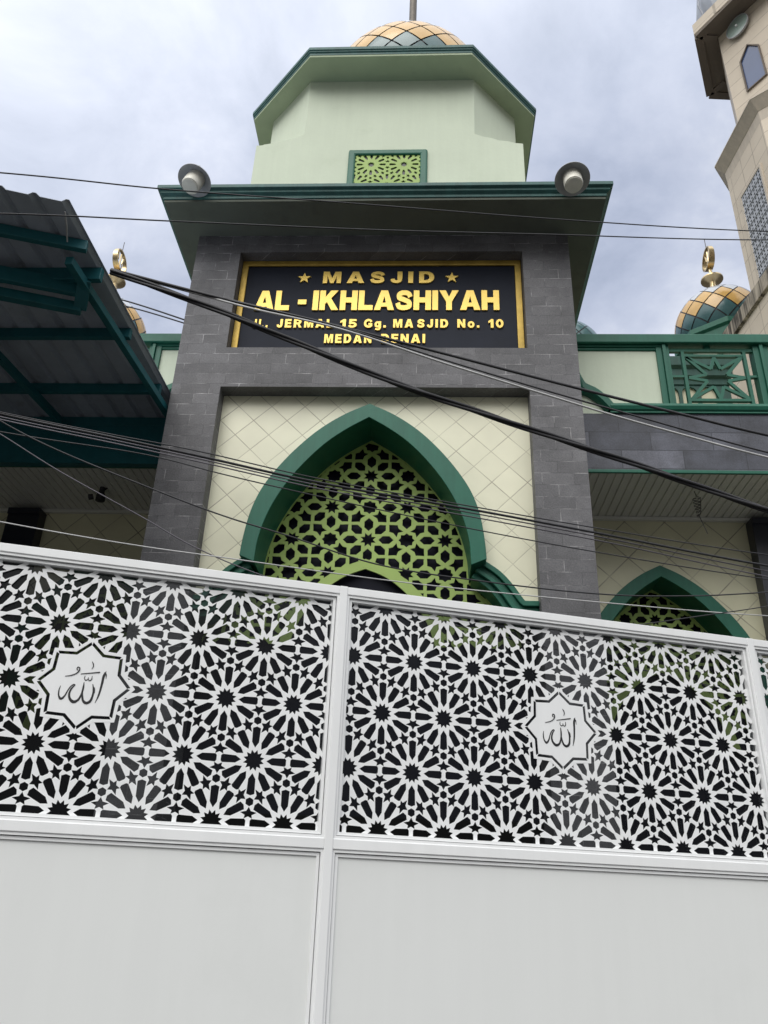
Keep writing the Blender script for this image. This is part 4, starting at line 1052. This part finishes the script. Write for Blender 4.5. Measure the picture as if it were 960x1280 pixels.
cable(E4, .0034, 'thin wire at the bottom of the close bunch over the arch', 'cable_mid')
cable(E5, .0030, 'lone thin wire a little below the bunch over the arch', 'cable')
cable(F_, .0034, 'sagging wire that drops from the left over the pillar to the lattice opening', 'cable')
cable(G_, .0026, 'pale wire slanting steeply under the canopy to the gate top', 'cable_mid')
cable(H_, .0026, 'lowest pale wire running along just above the gate top', 'cable_grey')
cable(I_, .0026, 'short dark wire rising to the right over the small side arch', 'cable', l=.0)

# ------------------------------------------------------------------ light and sky
SUN_EL, SUN_AZ = radians(48), radians(200)          # azimuth clockwise from +Y: behind the camera, a little to the left
sdir = Vector((sin(SUN_AZ)*cos(SUN_EL), cos(SUN_AZ)*cos(SUN_EL), sin(SUN_EL)))
sl = bpy.data.lights.new('sun', 'SUN'); sl.energy = 1.1; sl.angle = radians(40); sl.color = (1, .97, .92)
so_ = bpy.data.objects.new('sun', sl); COL.objects.link(so_); so_.rotation_euler = (-sdir).to_track_quat('-Z', 'Y').to_euler(); so_.location = (0, -5, 20)
w = bpy.data.worlds.new('World'); SC.world = w; w.use_nodes = True; nt = w.node_tree
bg = nt.nodes['Background']; out = nt.nodes['World Output']
sky = N(nt, 'ShaderNodeTexSky', sky_type='NISHITA'); sky.sun_disc = False; sky.sun_elevation = SUN_EL; sky.sun_rotation = SUN_AZ
nt.links.new(sky.outputs[0], bg.inputs['Color']); bg.inputs['Strength'].default_value = .06
tc = N(nt, 'ShaderNodeTexCoord'); sp = N(nt, 'ShaderNodeSeparateXYZ'); nt.links.new(tc.outputs['Generated'], sp.inputs[0])
az = N(nt, 'ShaderNodeMath', operation='MAXIMUM'); az.inputs[1].default_value = .02; nt.links.new(sp.outputs['Z'], az.inputs[0])
ad = N(nt, 'ShaderNodeMath', operation='ADD'); ad.inputs[1].default_value = .35; nt.links.new(az.outputs[0], ad.inputs[0])
dx = N(nt, 'ShaderNodeMath', operation='DIVIDE'); nt.links.new(sp.outputs['X'], dx.inputs[0]); nt.links.new(ad.outputs[0], dx.inputs[1])
dy = N(nt, 'ShaderNodeMath', operation='DIVIDE'); nt.links.new(sp.outputs['Y'], dy.inputs[0]); nt.links.new(ad.outputs[0], dy.inputs[1])
cb = N(nt, 'ShaderNodeCombineXYZ'); nt.links.new(dx.outputs[0], cb.inputs[0]); nt.links.new(dy.outputs[0], cb.inputs[1])
n1 = N(nt, 'ShaderNodeTexNoise', inputs={'Scale': 4.2, 'Detail': 9.0, 'Roughness': .58, 'Distortion': .3}); nt.links.new(cb.outputs[0], n1.inputs['Vector'])
n2 = N(nt, 'ShaderNodeTexNoise', inputs={'Scale': 1.3, 'Detail': 4.0, 'Roughness': .5}); nt.links.new(cb.outputs[0], n2.inputs['Vector'])
sm = N(nt, 'ShaderNodeMath', operation='MULTIPLY_ADD'); sm.inputs[1].default_value = .6; nt.links.new(n2.outputs['Fac'], sm.inputs[0]); nt.links.new(n1.outputs['Fac'], sm.inputs[2])
rc = ramp(nt, [(.62, (.345, .40, .53)), (.75, (.465, .52, .66)), (.86, (.57, .62, .755)), (.97, (.73, .77, .87))]); nt.links.new(sm.outputs[0], rc.inputs['Fac'])
# the cloud deck is brighter round the hidden sun
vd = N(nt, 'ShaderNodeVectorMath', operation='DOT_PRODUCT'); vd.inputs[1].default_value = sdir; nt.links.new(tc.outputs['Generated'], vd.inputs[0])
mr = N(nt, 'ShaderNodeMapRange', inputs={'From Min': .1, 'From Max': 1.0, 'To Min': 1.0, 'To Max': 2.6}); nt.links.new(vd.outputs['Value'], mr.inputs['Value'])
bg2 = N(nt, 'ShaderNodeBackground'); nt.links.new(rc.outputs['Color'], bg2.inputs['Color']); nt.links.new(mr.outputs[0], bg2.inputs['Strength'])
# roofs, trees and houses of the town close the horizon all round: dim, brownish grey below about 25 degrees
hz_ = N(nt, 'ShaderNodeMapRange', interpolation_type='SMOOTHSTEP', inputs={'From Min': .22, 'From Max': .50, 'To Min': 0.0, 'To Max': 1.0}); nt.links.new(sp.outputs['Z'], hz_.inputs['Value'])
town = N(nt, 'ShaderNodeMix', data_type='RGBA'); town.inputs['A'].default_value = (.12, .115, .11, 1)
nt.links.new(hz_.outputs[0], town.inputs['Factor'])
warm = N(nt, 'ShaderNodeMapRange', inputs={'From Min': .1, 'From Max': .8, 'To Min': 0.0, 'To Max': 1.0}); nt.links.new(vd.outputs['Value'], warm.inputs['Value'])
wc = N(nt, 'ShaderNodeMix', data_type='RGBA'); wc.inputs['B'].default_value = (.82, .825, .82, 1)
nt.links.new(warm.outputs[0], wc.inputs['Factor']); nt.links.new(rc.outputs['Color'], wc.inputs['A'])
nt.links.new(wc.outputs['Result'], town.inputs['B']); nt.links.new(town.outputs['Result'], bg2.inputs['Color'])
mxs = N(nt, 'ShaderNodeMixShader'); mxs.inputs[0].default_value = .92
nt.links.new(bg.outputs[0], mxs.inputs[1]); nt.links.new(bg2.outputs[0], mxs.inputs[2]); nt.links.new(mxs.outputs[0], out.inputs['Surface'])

# ------------------------------------------------------------------ camera
f, pitch, roll, yaw = 1010.0, radians(26.33), radians(2.25), radians(3.4)
fw = Vector((0, cos(pitch), sin(pitch))); up = Vector((0, -sin(pitch), cos(pitch))); rt = Vector((1, 0, 0))
r2 = rt*cos(roll) + up*sin(roll); u2 = -rt*sin(roll) + up*cos(roll)
Rz = Matrix.Rotation(yaw, 3, 'Z'); r2, u2, fw = Rz @ r2, Rz @ u2, Rz @ fw
cam = bpy.data.cameras.new('camera'); co = bpy.data.objects.new('camera', cam); COL.objects.link(co)
Mx = Matrix((( r2.x, u2.x, -fw.x, 0), (r2.y, u2.y, -fw.y, 0), (r2.z, u2.z, -fw.z, 1.6), (0, 0, 0, 1)))
co.matrix_world = Mx
cam.sensor_fit = 'VERTICAL'; cam.sensor_height = 36; cam.lens = 36*f/1280; cam.clip_start = .05; cam.clip_end = 1500
SC.camera = co
SC.view_settings.view_transform = 'Standard'; SC.view_settings.look = 'None'; SC.view_settings.gamma = 1; SC.view_settings.exposure = 0.15
SC.render.resolution_x = 768; SC.render.resolution_y = 1024
SC.cycles.max_bounces = 8; SC.cycles.transparent_max_bounces = 8; SC.cycles.use_denoising = True
